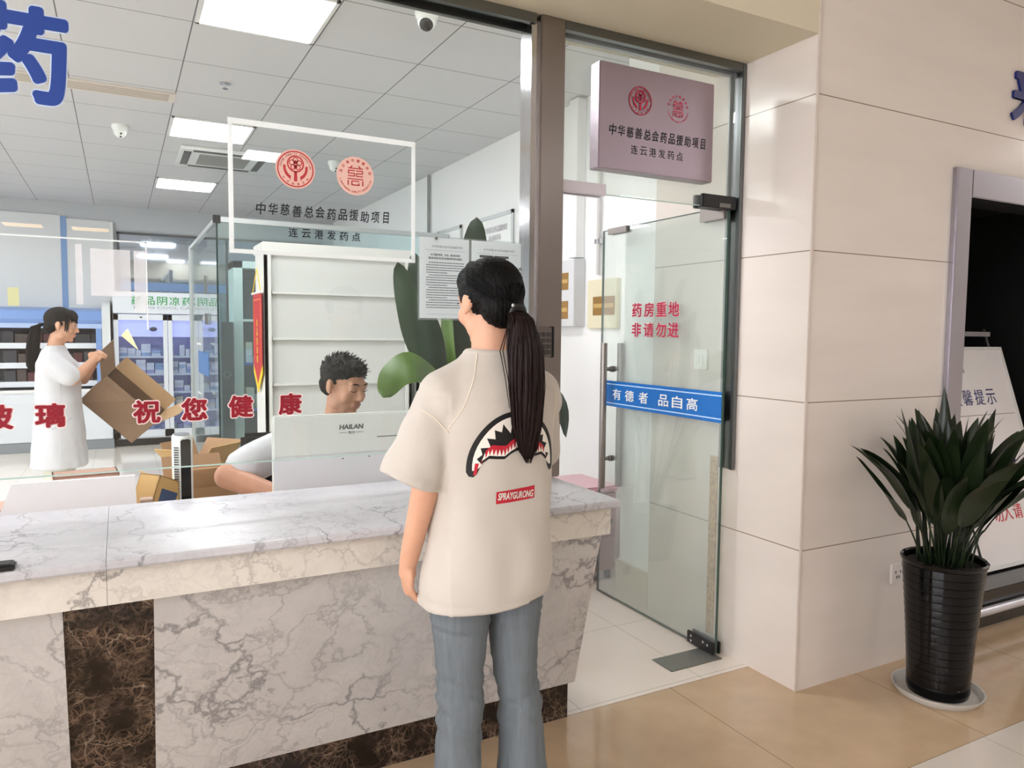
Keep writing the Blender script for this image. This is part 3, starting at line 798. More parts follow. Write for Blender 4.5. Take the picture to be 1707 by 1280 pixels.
it = [(ch, (.403 + (0.811 - .403) * i / (n1 - 1), 2.461, 1.8345 + (-.0015 + .003 * ((i * 7) % 3) / 2)), .037 if i not in (0, 11) else .038, .030 if i != 11 else .021) for i, ch in enumerate(LINE1)]
letters(it, RX, UZ, bold=.012, shear=.10).build('lettering', M_INK, st)
it = [(ch, (.502 + (.707 - .502) * i / 5, 2.461, 1.7645), .029, .0285) for i, ch in enumerate(LINE2)]
letters(it, RX, UZ, bold=.012).build('lettering', M_INK, st)

# acrylic holder with two printed sheets, right of the sticker
M_ACR = glass('acrylic', (252, 254, 254), 0.05)
M_PAPER = paper('white_paper', (254, 254, 255), .8)
M_GREYT = M('grey_print_text', (98, 104, 112), 0.6)
dc = empty('notice_holder', (1.13, 2.45, 1.495), 'clear acrylic holder with two printed notices on the glass by the customer', 'notice holder')
MB().box(.925, 1.335, 2.449, 2.452, 1.493, 1.786, .001).box(.925, 1.335, 2.458, 2.4615, 1.493, 1.786, .001).build('acrylic_sleeve', M_ACR, dc)
def notice(x0, x1, z0, z1, y, parent, title, lines, head=True, m=M_PAPER):
    p = MB().box(x0, x1, y, y + .0008, z0, z1).build('sheet', m, parent)
    t = MB()
    w_ = x1 - x0
    if head:
        t.add(letters([(title, ((x0 + x1) / 2 + w_ * .05, y - .0002, z1 - .030), .0085, w_ * .62)], RX, UZ, bold=.0, thick=.0002, res=1))
        t.box(x0 + w_ * .1, x1 - w_ * .08, y - .0003, y - .0001, z1 - .0435, z1 - .0428)
    for i in range(lines):
        z = z1 - .088 - i * (z1 - z0 - .115) / lines
        x = x0 + w_ * (.13 if i % 5 else .18)
        xe = x1 - w_ * (.10 if i % 5 != 4 else .45)
        while x < xe:
            l = rnd.uniform(.003, .0075)
            t.box(x, min(x + l, xe), y - .0004, y - .0001, z, z + .0036)
            x += l + .0016
    t.box(x0 + w_ * .12, x1 - w_ * .12, y - .0004, y - .0001, z0 + .014, z0 + .0146)
    t.build('lettering', M_GREYT, p)
    return p
p = notice(.930, 1.118, 1.500, 1.781, 2.454, dc, '中华慈善总会药品援助项目', 19)
letters([('关于赠药领取、交回、随访的须知', (1.026, 2.4535, 1.722), .008, .112), ('患者领药及药品管理须知通知', (1.026, 2.4535, 1.710), .008, .128)], RX, UZ, bold=.02, thick=.0003, res=1).build('heading', M_INK, p)
p = notice(1.128, 1.330, 1.500, 1.781, 2.454, dc, '中华慈善总会药品援助项目', 6)
MB().box(1.160, 1.214, 2.4533, 2.4539, 1.722, 1.731).box(1.220, 1.278, 2.4533, 2.4539, 1.722, 1.731).build('heading', M_INK, p)
for x, z in ((.99, 1.778), (1.325, 1.688)): MB().cyl((x, 2.447, z), (x, 2.4615, z), .005, 12).build('fixing', M_CHROME, dc)

# faint transparent sheets at the left of the glass
M_PLASTIC = film('clear_plastic_sheet', (244, 246, 250), 0.30)
M_THIN = film('white_sheet', (246, 246, 250), 0.38)
dh = empty('notice_holder', (-0.2, 2.455, 1.4), 'thin clear plastic holder with faint white sheets at the left of the glass', 'notice holder')
sl = MB().box(-.40, .078, 2.4575, 2.4605, 1.703, 1.707).box(.074, .078, 2.4575, 2.4605, 1.45, 1.707)
sl.build('sleeve_edge', M_WHITEF, dh)
MB().box(-.068, .034, 2.459, 2.4598, 1.545, 1.68).build('sheet', M_THIN, dh)
MB().box(.043, .073, 2.459, 2.4598, 1.50, 1.68).build('sheet', M_THIN, dh)
MB().box(-.105, -.088, 2.459, 2.4598, 1.52, 1.69).build('sheet', M_THIN, dh)
nt_ = MB().box(-.268, -.242, 2.4595, 2.4602, 1.512, 1.562)
o = nt_.build('sticky_note', film('pale_green_note', (222, 226, 176), .8)); tag(o, 'pale greenish note on the glass above the nurse at the left', 'sticky note')
# curled yellow note
pts = []
rows = []
for i in range(7):
    s_ = i / 6
    rows.append([(.005 + .045 * s_ + .018 * (1 - s_) * (j / 3), 2.458 - .012 * math.sin(s_ * PI) * (j / 3) - .001, 1.448 - .060 * s_ - .022 * s_ * s_ * 0 + (.0 + .004 * (1 - s_)) - .020 * (1 - s_) * (1 - j / 3)) for j in range(4)])
o = MB().loft(rows, cap=False, closed=False).build('sticky_note', M('yellow_note', (240, 236, 178), .6), None, 60)
tag(o, 'curled yellow note hanging on the glass in front of the cool cabinet', 'sticky note')

# brushed sign plate over the door
sg = empty('sign_plate', (1.917, 2.42, 2.085), 'brushed metal charity sign plate fixed to the glass above the open door', 'sign')
M_PLATE = M('brushed_plate', (164, 150, 159), 0.32, metal=.9, bump=.06, bscale=50, aniso=(1, 1, 30))
MB().box(1.632, 2.205, 2.400, 2.462, 2.085, 2.485, .003).build('plate', M_PLATE, sg)
emblem_hands((1.824, 2.3985, 2.361), .060, sg, M('sign_red', (176, 26, 60), .4), None, disc=False, k=1.0)
emblem_ci((2.013, 2.3985, 2.357), .062, sg, M('sign_rose', (214, 60, 96), .4), None, disc=False)
it = [(ch, (1.696 + (2.150 - 1.696) * i / (n1 - 1), 2.3995, 2.2355), .042, .034 if i != 11 else .024) for i, ch in enumerate(LINE1)]
letters(it, RX, UZ, bold=.012, shear=.10).build('lettering', M_INK, sg)
it = [(ch, (1.800 + (2.028 - 1.800) * i / 5, 2.3995, 2.171), .034, .033) for i, ch in enumerate(LINE2)]
letters(it, RX, UZ, bold=0.0).build('lettering', M_INK, sg)

# keypad beside the post
kp = empty('door_keypad', (1.40, 2.53, 1.36), 'grey metal door keypad beside the steel post', 'keypad')
MB().box(1.352, 1.432, 2.39, 2.418, 1.362, 1.474, .003).build('body', M('keypad_grey', (118, 108, 104), .35, metal=.7), kp)
kk = MB()
for i in range(3):
    for j in range(4): kk.box(1.366 + i * .022, 1.382 + i * .022, 2.386, 2.391, 1.372 + j * .022, 1.388 + j * .022, .001)
kk.build('button', M('keypad_keys', (60, 54, 52), .3), kp)
MB().box(1.434, 1.442, 2.392, 2.418, 1.36, 1.476).build('edge', M_BLACK, kp)

# wall switch on the pier, seen through the door
sw = empty('light_switch', (2.40, 2.66, 1.335), 'white square two key light switch on the tiled pier', 'light switch')
MB().box(2.400, 2.4105, 2.612, 2.705, 1.290, 1.383, .003).build('plate', M('switch_white', (236, 236, 228), .35), sw)
for y in (2.636, 2.660): MB().box(2.396, 2.401, y, y + .022, 1.313, 1.360, .002).build('rocker', M('switch_white2', (230, 230, 222), .3), sw)
so = empty('wall_socket', (3.02, 2.05, .41), 'white wall socket low on the tiled wall behind the potted plant', 'socket')
MB().box(2.976, 3.066, 2.044, 2.0545, .364, .454, .003).build('plate', M('socket_white', (226, 218, 212), .35), so)
h = MB()
for x, z in ((3.005, .415), (3.037, .415), (3.013, .392), (3.029, .392)): h.box(x - .002, x + .002, 2.0425, 2.0445, z - .006, z + .006)
h.build('socket_hole', M_BLACK, so)

# dark blue characters at the right edge of the tiled wall
sgn = empty('wall_lettering', (3.8, 2.05, 2.45), 'dark blue raised characters at the right edge of the tiled wall', 'lettering')
letters([('来', (3.835, 2.053, 2.59), .27, .27)], RX, UZ, bold=.03, thick=.012, res=8).build('character', M('deep_blue_acrylic', (22, 34, 104), .25), sgn)
IMG = (-.3, -1, .1)
INDOOR_LEAVES = [
 ([(1.60, 3.86, .80), (1.50, 3.90, 1.25), (1.43, 3.90, 1.55), (1.35, 3.90, 1.83)], .15, IMG, 'i', .50),
 ([(1.62, 3.90, .9), (1.52, 3.96, 1.5), (1.47, 3.97, 1.90)], .14, IMG, 'd', .45),
 ([(1.74, 3.95, 1.1), (1.85, 4.02, 1.7), (1.88, 4.02, 2.13)], .18, IMG, 'd', .50),
 ([(1.58, 3.66, .75), (1.46, 3.58, 1.15), (1.32, 3.52, 1.28), (1.20, 3.50, 1.24), (1.13, 3.48, 1.13)], .19, (-.2, -.8, .7), 'l', .40),
 ([(1.56, 3.7, .85), (1.50, 3.7, 1.20), (1.46, 3.7, 1.45), (1.42, 3.7, 1.60)], .14, IMG, 'd', .38),
 ([(1.60, 3.75, .85), (1.57, 3.72, 1.3), (1.55, 3.7, 1.62)], .10, (-.8, -.6, .1), 'l', .35),
 ([(1.75, 3.8, .85), (2.05, 3.76, 1.15), (2.26, 3.70, 1.08), (2.31, 3.68, .84)], .12, (.2, -.9, .4), 'd', .45),
 ([(1.68, 3.85, .9), (1.70, 3.88, 1.4), (1.72, 3.9, 1.75)], .16, IMG, 'i', .40),
 ([(1.64, 3.80, .8), (1.66, 3.75, 1.25), (1.63, 3.72, 1.6)], .13, IMG, 'd', .35),
]
EASEL_X = (4.02, 4.78)
# ------------------------------------------------------------------ plants
M_LEAF = M('dark_green_leaf', (24, 36, 17), 0.34, var=.35, vscale=9, spec=.4)
M_LEAF2 = M('mid_green_leaf', (64, 92, 36), 0.35, var=.25, vscale=9)
M_STEMG = M('green_stem', (58, 66, 34), 0.5)
def leaf_mesh(base, az, lean, length, width, stem, curl, twist=0.0, fold=.25, seed=0):
    """a petiole that leans out, then a lance-shaped blade with a midrib fold; returns one mesh builder"""
    r = random.Random(seed)
    base = Vector(base)
    hd = Vector((math.cos(az), math.sin(az), 0))
    sd = Vector((-math.sin(az), math.cos(az), 0))
    N = 22
    pts, th = [], lean
    p = base.copy()
    pts.append(p.copy())
    step = (stem + length) / N
    for i in range(N):
        f = (i + 1) / N
        a = lean * (.35 + .65 * f) + curl * max(0, f - .45) ** 2 * 3.0
        p = p + (hd * math.sin(a) + Vector((0, 0, 1)) * math.cos(a)) * step
        pts.append(p.copy())
    k0 = int(N * stem / (stem + length))
    mb = MB()
    mb.tube([q for q in pts[:k0 + 2]], [.0045 - .0018 * i / (k0 + 2) for i in range(k0 + 2)], 6)
    rows = []
    ns = N - k0
    for i in range(k0, N + 1):
        t = (i - k0) / ns
        wd = width * .5 * (math.sin(PI * min(1, t ** .72)) ** .85) + .0006
        tg = (pts[min(i + 1, N)] - pts[max(i - 1, 0)]).normalized()
        tw = twist * t
        s2 = (sd * math.cos(tw) + tg.cross(sd) * math.sin(tw)).normalized()
        n2 = tg.cross(s2).normalized()
        row = []
        for j in (-1, -.5, 0, .5, 1):
            wv = .010 * math.sin(9 * t + seed) * abs(j) * wd / .05
            row.append(pts[i] + s2 * (j * wd) - n2 * (abs(j) * wd * fold) + n2 * wv * .5)
        rows.append(row)
    top = [[q for q in rw] for rw in rows]
    mb.loft(rows, cap=False, closed=False)
    return mb

pp = empty('potted_plant', (2.925, 1.79, 0), 'big dark leafy plant in a tall ribbed black pot against the tiled wall', 'potted plant')
PX, PY = 2.925, 1.785
prof = [(.005, .012), (.112, .012), (.116, .03)]
z = .03
while z < .54:
    r0 = .116 + (.152 - .116) * ((z - .03) / .51) ** 1.35
    prof += [(r0, z), (r0 + .0004, z + .014), (r0, z + .0290), (r0 - .0014, z + .0305)]
    z += .032
prof += [(.155, .548), (.158, .560), (.152, .566), (.144, .560), (.142, .53), (.005, .52)]
M_POT = M('glossy_black_ceramic', (9, 8, 9), 0.10, spec=.3)
MB().lathe(prof, (PX, PY, 0), 48).build('pot', M_POT, pp, 35)
MB().lathe([(.004, .521), (.141, .531), (.139, .538), (.004, .540)], (PX, PY, 0), 32).build('soil', M('potting_soil', (30, 24, 20), .9, bump=.8, bscale=120), pp)
sa = MB().lathe([(.01, 0), (.150, 0), (.168, .022), (.170, .030), (.163, .030), (.150, .010), (.01, .010)], (PX, PY, 0), 48).build('saucer', M('grey_saucer', (196, 192, 184), .45), pp, 40)
rr = random.Random(3)
nleaf = 0
def add_leaf(az, lean, L, Wd, st, cu, tw, b=None, m=None):
    global nleaf
    nleaf += 1
    a = rr.uniform(0, 2 * PI); rad = rr.uniform(.01, .10)
    base = (PX + rad * math.cos(az) * .9 + rr.uniform(-.02, .02), PY + rad * math.sin(az) * .9 + rr.uniform(-.02, .02), .53)
    o = leaf_mesh(base, az, lean, L, Wd, st, cu, tw, seed=nleaf).build('leaf', m or M_LEAF, pp, 60)
for i in range(72):
    az = 2 * PI * i / 72 * 3.0 + rr.uniform(-.3, .3)
    ring = i % 3
    lean = (.16, .46, .80)[ring] + rr.uniform(-.08, .18)
    # the wall behind the plant keeps leaves from leaning far back
    if math.sin(az) > .35: lean *= .35
    L = rr.uniform(.32, .46) * (1.05, 1.0, .92)[ring]
    st = rr.uniform(.16, .26)
    add_leaf(az, lean, L, rr.uniform(.065, .105), st, rr.uniform(.0, .9), rr.uniform(-.9, .9))
for az, lean, L, Wd, st, cu, tw in ((PI * 1.0, 1.02, .34, .020, .30, .1, .2), (PI * 1.02, .80, .30, .022, .26, .2, .3), (PI * 1.05, .62, .38, .07, .22, .2, .4), (PI * .98, .42, .44, .05, .24, .05, -.5), (-.1, .72, .34, .07, .30, .5, .2), (-.35, .95, .30, .05, .30, .6, .1), (-.2, .62, .36, .075, .26, .3, .6), (0.05, .5, .42, .08, .26, .2, -.3)):
    add_leaf(az, lean, L, Wd, st, cu, tw)

# tall indoor plant behind the glass, between the cabinet and the wall
ip = empty('potted_plant', (1.66, 3.80, 0), 'tall broad leaved plant behind the glass at the customer\'s shoulder', 'potted plant')
IX, IY = 1.66, 3.80
MB().lathe([(.01, 0), (.13, 0), (.17, .30), (.175, .32), (.16, .32), (.155, .28), (.01, .27)], (IX, IY, 0), 32).build('pot', M('white_planter', (222, 222, 218), .3), ip, 40)
def big_leaf(path, width, face, m, petiole=.35, seed=0, fold=.12):
    """broad leaf along a list of points: stalk first, blade after fraction petiole"""
    P = [Vector(q) for q in path]
    pts = []
    n = 26
    segs = len(P) - 1
    for i in range(n + 1):            # catmull-rom
        u = i / n * segs; k = min(int(u), segs - 1); t = u - k
        p0, p1, p2, p3 = P[max(k - 1, 0)], P[k], P[k + 1], P[min(k + 2, segs)]
        pts.append(.5 * ((2 * p1) + (-p0 + p2) * t + (2 * p0 - 5 * p1 + 4 * p2 - p3) * t * t + (-p0 + 3 * p1 - 3 * p2 + p3) * t ** 3))
    k0 = int(n * petiole)
    mb = MB().tube(pts[:k0 + 2], [.010 - .005 * i / (k0 + 2) for i in range(k0 + 2)], 8)
    rows = []
    fv = Vector(face)
    for i in range(k0, n + 1):
        t = (i - k0) / (n - k0)
        wd = width * .5 * (math.sin(PI * (t ** .8)) ** .6) + .001
        tg = (pts[min(i + 1, n)] - pts[max(i - 1, 0)]).normalized()
        s = tg.cross(fv).normalized(); nn = s.cross(tg).normalized()
        rows.append([pts[i] + s * (j * wd) - nn * (abs(j) * wd * fold) + nn * .006 * math.sin(14 * t + seed + j * 2) * abs(j) for j in (-1, -.66, -.33, 0, .33, .66, 1)])
    mb.loft(rows, cap=False, closed=False)
    return mb.build('leaf', m, ip, 60)
B0 = (IX, IY, .28)
M_LEAFI = M('indoor_leaf', (60, 76, 58), 0.4, var=.25, vscale=6)
M_LEAFD = M('indoor_leaf_dark', (48, 62, 50), 0.4, var=.2, vscale=6)
M_LEAFL = M('indoor_leaf_light', (80, 108, 44), 0.4, var=.2, vscale=8)
LEAVES = INDOOR_LEAVES
for path, wd, fc, mk, pet in LEAVES:
    big_leaf([B0] + path, wd, fc, {'i': M_LEAFI, 'd': M_LEAFD, 'l': M_LEAFL}[mk], pet, seed=wd * 100)

# ------------------------------------------------------------------ easel notice in the dark opening
ea = empty('easel_sign', (4.3, 2.7, 0), 'white notice board on an easel leaning in the dark opening', 'notice board')
EZ0, EZ1, EY0, EY1 = .215, 1.375, 2.28, 2.652
def eb(x, z, off=0.0):
    t = (z - EZ0) / (EZ1 - EZ0)
    return (x, EY0 + (EY1 - EY0) * t - off, z)
M_BOARD = M('white_board_paper', (246, 242, 242), .5)
def eboard(x0, x1, z0, z1, off0, off1, m, nm, top_in=0.0):
    b = MB()
    q = [eb(x0, z0, off0), eb(x1, z0, off0), eb(x1, z1, off0), eb(x0, z1, off0)]
    q2 = [eb(x0, z0, off1), eb(x1, z0, off1), eb(x1, z1, off1), eb(x0, z1, off1)]
    b.loft([q, q2]); return b.build(nm, m, ea)
EX0, EX1 = EASEL_X
eboard(EX0, EX1, EZ0, EZ1, 0, .012, M_BOARD, 'board')
for a in ((EX0 - .02, EX0, EZ0 - .02, EZ1 + .02), (EX1, EX1 + .02, EZ0 - .02, EZ1 + .02), (EX0 - .02, EX1 + .02, EZ1, EZ1 + .02), (EX0 - .02, EX1 + .02, EZ0 - .02, EZ0)):
    eboard(a[0], a[1], a[2], a[3], -.012, .018, M_WFRAME, 'frame')
eboard(EX0 + .04, EX1 - .02, 1.000, 1.0035, .012, .0128, M('grey_rule', (150, 140, 140), .5), 'rule')
ER, EU = Vector((1, 0, 0)), Vector((0, EY1 - EY0, EZ1 - EZ0)).normalized()
it = [(c, eb(x, 1.103, .0135), .092, .092) for c, x in (('温', 4.215), ('馨', 4.331), ('提', 4.446), ('示', 4.560))]
letters(it, ER, EU, bold=-.002).build('lettering', M('navy_print', (44, 48, 120), .5), ea)
it = [('请', eb(4.52, .467, .0135), .085, .085), ('勿', eb(4.33, .466, .0135), .085, .085), ('大', eb(4.30, .835, .0135), .085, .085), ('入', eb(4.42, .466, .0135), .085, .085)]
M_RP = M('red_print', (212, 60, 70), .5)
for q in it: letters([q], ER, EU, bold=.004).build('lettering', M_RP, ea)
letters([('米', eb(4.598, .709, .0135), .09, .09)], ER, EU, bold=.03).build('lettering', M('blue_print', (40, 40, 150), .5), ea)
letters([('温馨', eb(4.34, 1.256, .0135), .025, None)], ER, EU).build('lettering', M_GREYT, ea)
for x in (EX0 + .05, EX1 - .05):
    MB().tube([(x, 2.262, .187), (x, 2.715, 1.50)], .012, 12).build('leg', M_BLACK, ea)
MB().tube([((EX0 + EX1) / 2, 3.15, .187), ((EX0 + EX1) / 2, 2.72, 1.48)], .012, 12).build('leg', M_BLACK, ea)
MB().box(4.44, 4.72, 2.665, 2.69, 1.458, 1.486).build('clip_bar', M('grey_bar', (150, 146, 146), .4), ea)
ft = MB().tube([(3.42, 2.080, .095), (5.28, 2.080, .095)], .022, 16).build('metal_rail', M('pale_metal_bar', (206, 204, 210), .25, metal=.5), None, 50)
tag(ft, 'pale horizontal metal rail low across the dark step of the opening', 'rail')

# ------------------------------------------------------------------ white cabinet behind the man and its neighbour
M_CAB = M('white_cabinet', (226, 227, 222), 0.35)
M_CABB = M('cabinet_back', (216, 218, 214), 0.45)
def cabinet(x0, x1, y0, y1, h, label, rows, drop=0.0):
    t = empty('cabinet', ((x0 + x1) / 2, (y0 + y1) / 2, 0), label, 'cabinet', 'white shelf cabinets behind the desk')
    fw = .042
    MB().box(x0 - .012, x1 + .012, y0 - .012, y1, h - .06, h, .003).build('top', M_CAB, t)
    b = MB().box(x0, x0 + .02, y0, y1, 0, h - .06).box(x1 - .02, x1, y0, y1, 0, h - .06)
    b.box(x0, x0 + fw, y0, y0 + .02, 0, h - .06).box(x1 - fw, x1, y0, y0 + .02, 0, h - .06)
    b.build('side_panel', M_CAB, t)
    MB().box(x0 + .02, x1 - .02, y0 + .035, y0 + .045, 0, h - .06).build('back_panel', M_CABB, t)
    for z in rows:
        MB().box(x0 + fw, x1 - fw, y0 + .008, y0 + .035, z - .010, z + .004, .001).build('shelf', M_CAB, t)
        MB().box(x0 + fw, x0 + fw + .006, y0 + .004, y0 + .012, z - .02, z + .012).build('shelf_clip', M_CHROME, t)
    MB().box(x0, x1, y0 + .015, y1, 0, .08).build('base', M_CAB, t)
    return t
cabinet(.835, 1.835, 5.0, 5.35, 2.02, 'white open shelf cabinet directly behind the seated man', (1.70, 1.40, 1.10, .80, .5))
cabinet(1.875, 2.74, 5.0, 5.35, 1.99, 'white shelf cabinet in the corner behind the tall plant', (1.68, 1.40, 1.10, .80, .5))

# red pennant on the cabinet side
pn = empty('pennant', (.825, 5.15, 1.7), 'red pennant with yellow fringe hanging on the side of the white cabinet', 'pennant')
def pz(y): return y
PYA, PYB = 5.02, 5.36
def flat(poly, x0, x1, nm, m): return MB().prism(poly, x0, x1, 'yz').build(nm, m, pn)
flat([(PYA, 1.70), (PYB, 1.70), (PYB, 1.22), ((PYA + PYB) / 2, 1.09), (PYA, 1.22)], .818, .821, 'cloth', M('pennant_red', (186, 30, 36), .6))
M_YEL = M('fringe_yellow', (240, 204, 40), .6)
flat([(PYA, 1.22), ((PYA + PYB) / 2, 1.09), (PYB, 1.22), (PYB, 1.17), ((PYA + PYB) / 2, 1.035), (PYA, 1.17)], .817, .822, 'fringe', M_YEL)
MB().cyl((.818, PYA - .03, 1.70), (.818, PYB + .03, 1.70), .008, 12).build('rod', M_WFRAME, pn)
MB().tube([(.815, PYA, 1.70), (.818, (PYA + PYB) / 2, 1.86), (.815, PYB, 1.70)], .003, 8).build('cord', M_YEL, pn)
bd = MB()
for a, b_ in ((PYA + .03, PYA + .04), (PYB - .04, PYB - .03)): bd.box(.8165, .818, a, b_, 1.26, 1.66)
bd.box(.8165, .818, PYA + .03, PYB - .03, 1.65, 1.66); bd.build('border_line', M('pennant_gold', (224, 120, 60), .5), pn)
letters([(c, (.816, (PYA + PYB) / 2, z), .05, .05) for c, z in (('药', 1.50), ('品', 1.44), ('援', 1.38), ('助', 1.32), ('赠', 1.26))], (0, -1, 0), UZ, bold=.01).build('lettering', M('gold_print', (236, 190, 60), .5), pn)

# ------------------------------------------------------------------ glass cubicle
cb = empty('glass_cubicle', (.724, 6.5, 0), 'glass walled cubicle with a black top clip and a blue banded door', 'glass cubicle')
GLASSC = glass('cyan_glass', (238, 249, 250), haze=.05)
MB().box(.724, 2.70, 6.494, 6.506, 0.02, 2.33).build('front_pane', GLASSC, cb)
MB().box(.718, .730, 6.51, 7.25, 0.02, 2.33).build('side_pane', GLASSC, cb)
MB().box(.718, .730, 8.25, 8.95, 0.02, 2.33).build('side_pane', GLASSC, cb)
cd = MB().box(.718, .730, 7.27, 8.23, 0.02, 2.20).build('door_pane', GLASSC, cb)
MB().box(.714, .717, 7.27, 8.23, 1.02, 1.24).build('blue_band', film('cubicle_blue_band', (88, 146, 214), .75), cd)
for z in (1.32, .86): MB().cyl((.66, 7.42, z), (.66, 7.62, z), .012, 10).build('handle', M_WFRAME, cd)
MB().box(.690, .716, 7.27, 7.36, 1.50, 1.60).box(.700, .716, 7.40, 7.44, 1.78, 1.95).build('lock', M_CHROME, cd)
MB().box(.712, .724, 6.494, 6.500, .02, 2.36).build('dark_edge', M('dark_green_edge', (24, 52, 50), .15), cb)
MB().box(.690, .745, 6.470, 6.525, 2.315, 2.375).build('corner_clip', M_BLACK, cb)
M_ALU = M('matt_aluminium', (206, 210, 210), .4, metal=.4)
MB().box(.705, .745, 6.525, 9.0, 2.33, 2.365).box(.745, 2.74, 6.48, 6.52, 2.325, 2.365).build('top_rail', M_ALU, cb)
MB().box(.700, .750, 8.93, 9.02, 0, 2.36).build('post', M_ALU, cb)

# dark slim appliance and a bookcase inside the cubicle
da = empty('dark_cabinet', (.80, 6.85, 0), 'slim dark grey cabinet with a round ring behind the cubicle glass', 'cabinet')
MB().box(.765, .862, 6.70, 7.0, 0, 1.52, .004).build('body', M('charcoal_metal', (62, 64, 66), .35), da)
rg = MB()
for i in range(24):
    a, b_ = 2 * PI * i / 24, 2 * PI * (i + 1) / 24
    rg.prism([(.806 + r * math.cos(t), 1.075 + r * math.sin(t)) for r, t in ((.024, a), (.030, a), (.030, b_), (.024, b_))], 6.696, 6.70)
rg.build('ring', M('grey_ring', (130, 132, 134), .4), da)
bk = empty('bookcase', (1.05, 7.1, 0), 'white bookcase with dark shelves standing inside the glass cubicle', 'bookcase')
b = MB().box(.90, .975, 6.95, 7.30, 0, 2.06).box(1.45, 1.50, 6.95, 7.30, 0, 2.06).box(.90, 1.50, 6.95, 7.30, 2.0, 2.06)
b.build('frame', M_CAB, bk)
MB().box(.97, 1.46, 7.20, 7.24, 0, 2.0).build('back_panel', M('dark_grey_back', (92, 92, 98), .6), bk)
for z in (1.55, 1.16, .75, .35):
    MB().box(.97, 1.46, 6.96, 7.20, z - .02, z).build('shelf', M_CAB if z > 1.5 else M('blue_shelf' + str(z), (88, 118, 200), .4), bk)
M_MED = [M('white_medicine_box', (226, 228, 236), .5), M('lilac_medicine_box', (186, 184, 220), .5), M('pale_blue_medicine_box', (160, 184, 214), .5), M('cream_medicine_box', (222, 214, 194), .5)]
med_proto = []
for k in range(4):
    mm = MB().box(-.5, .5, -.5, .5, 0, 1).mesh('medicine_box'); mm.materials.append(M_MED[k])
    med_proto.append(mm)
def med(k, x, y, z, sx, sy, sz, label, group):
    o = bpy.data.objects.new('medicine_box', med_proto[k]); COL.objects.link(o)
    o.location = (x, y, z); o.scale = (sx, sy, sz)
    return tag(o, label, 'medicine box', group)
r4 = random.Random(11)
for z in (1.16, .75):
    x = 1.0
    while x < 1.33:
        s = r4.uniform(.04, .08)
        for q in range(r4.randint(1, 3)):
            med(r4.choice((0, 0, 3)), x + s / 2, 7.06, z + .001 + q * .062, s * .95, .12, .06, 'pale carton on the bookcase shelf at %s height inside the cubicle' % ('upper' if z > 1 else 'lower'), 'cartons in the bookcase at %s height' % ('upper' if z > 1 else 'lower'))
        x += s + .005
rb = MB().box(1.00, 1.07, 6.99, 7.10, .35, .47).build('medicine_box', M('red_white_box', (206, 60, 60), .5)); tag(rb, 'red fronted box low on the bookcase shelf', 'medicine box')

# ------------------------------------------------------------------ cool cabinet with glass doors
cc = empty('cool_cabinet', (.55, 10.55, 0), 'white glass door medicine cool cabinet with green lettering on top', 'refrigerator')
M_FR = M('fridge_white', (222, 226, 232), .3)
M_FRIN = glow('fridge_interior', (166, 168, 206), .22)
FX0, FX1, FY = -.062, 1.14, 10.27
b = MB().box(FX0, FX0 + .03, FY + .04, 10.78, .09, 1.64).box(FX1 - .03, FX1, FY + .04, 10.78, .09, 1.64).box(FX0, FX1, FY + .04, 10.78, .09, .15)
b.build('body', M_FR, cc)
MB().box(FX0 + .03, FX1 - .03, 10.72, 10.78, .15, 1.62).build('interior', M_FRIN, cc)
MB().box(FX0, FX1, FY, 10.78, 1.645, 1.91, .004).build('header', M_FR, cc)
MB().box(FX0, FX1, FY + .06, 10.7, 0, .09).build('kick', M_BLACK, cc)
it = [(c, (x, FY - .002, 1.806), .105, .115) for c, x in (('药', .20), ('品', .345), ('阴', .485), ('凉', .625), ('药', .77), ('品', .90), ('柜', 1.03))]
letters(it, RX, UZ, bold=.01, res=2).build('lettering', M('green_print', (22, 150, 74), .4), cc)
letters([('DRUG COOL CABINET', (.60, FY - .002, 1.722), .034, .86)], RX, UZ, bold=-.005, res=2).build('lettering', M('grey_print_sign', (150, 156, 160), .4), cc)
GLF = glass('fridge_glass', (240, 244, 250))
for k in range(2):
    x0, x1 = FX0 + .005 + k * .60, FX0 + .60 + k * .60
    d = MB().box(x0, x0 + .05, FY, FY + .035, .11, 1.635).box(x1 - .05, x1, FY, FY + .035, .11, 1.635).box(x0, x1, FY, FY + .035, 1.565, 1.635).box(x0, x1, FY, FY + .035, .11, .20).build('door', M_FR, cc)
    MB().box(x0 + .05, x1 - .05, FY + .012, FY + .018, .20, 1.565).build('pane', GLF, d)
    MB().ell((x1 - .16, FY - .002, 1.455), (.045, .004, .028), sub=2).build('badge', M('dark_badge', (66, 68, 84), .3), d)
    MB().ell((x0 + .30, FY - .004, 1.60), (.016, .006, .010), sub=2).build('door_lock', M_STEELD, d)
    MB().box(x0 + .05, x1 - .05, FY + .04, FY + .05, 1.36, 1.565).build('light_panel', glow('fridge_light_panel', (190, 192, 240), .9), d)
for z in (1.12, .90, .67, .43):
    MB().box(FX0 + .03, FX1 - .03, FY + .06, 10.72, z - .025, z).build('shelf', M_FR, cc)
for si, z in enumerate((1.12, .90, .67, .43, .15)):
    nm = ('top', 'second', 'third', 'fourth', 'lowest')[si]
    x = FX0 + .06
    while x < FX1 - .16:
        s = r4.uniform(.05, .11)
        if r4.random() < .94:
            hh = r4.uniform(.03, .05)
            for q in range(r4.randint(2, 4 if z > .2 else 3)):
                if z + (q + 1) * hh > z + .19: break
                med(r4.choice((0, 0, 1, 2, 3) if si > 1 else (0, 1, 0, 2, 0)), x + s / 2, FY + .16 + r4.uniform(0, .04), z + .001 + q * hh, s * .96, .16, hh * .96, 'small medicine carton on the %s shelf of the cool cabinet' % nm, 'cartons on the %s cool cabinet shelf' % nm)
        x += s + .006

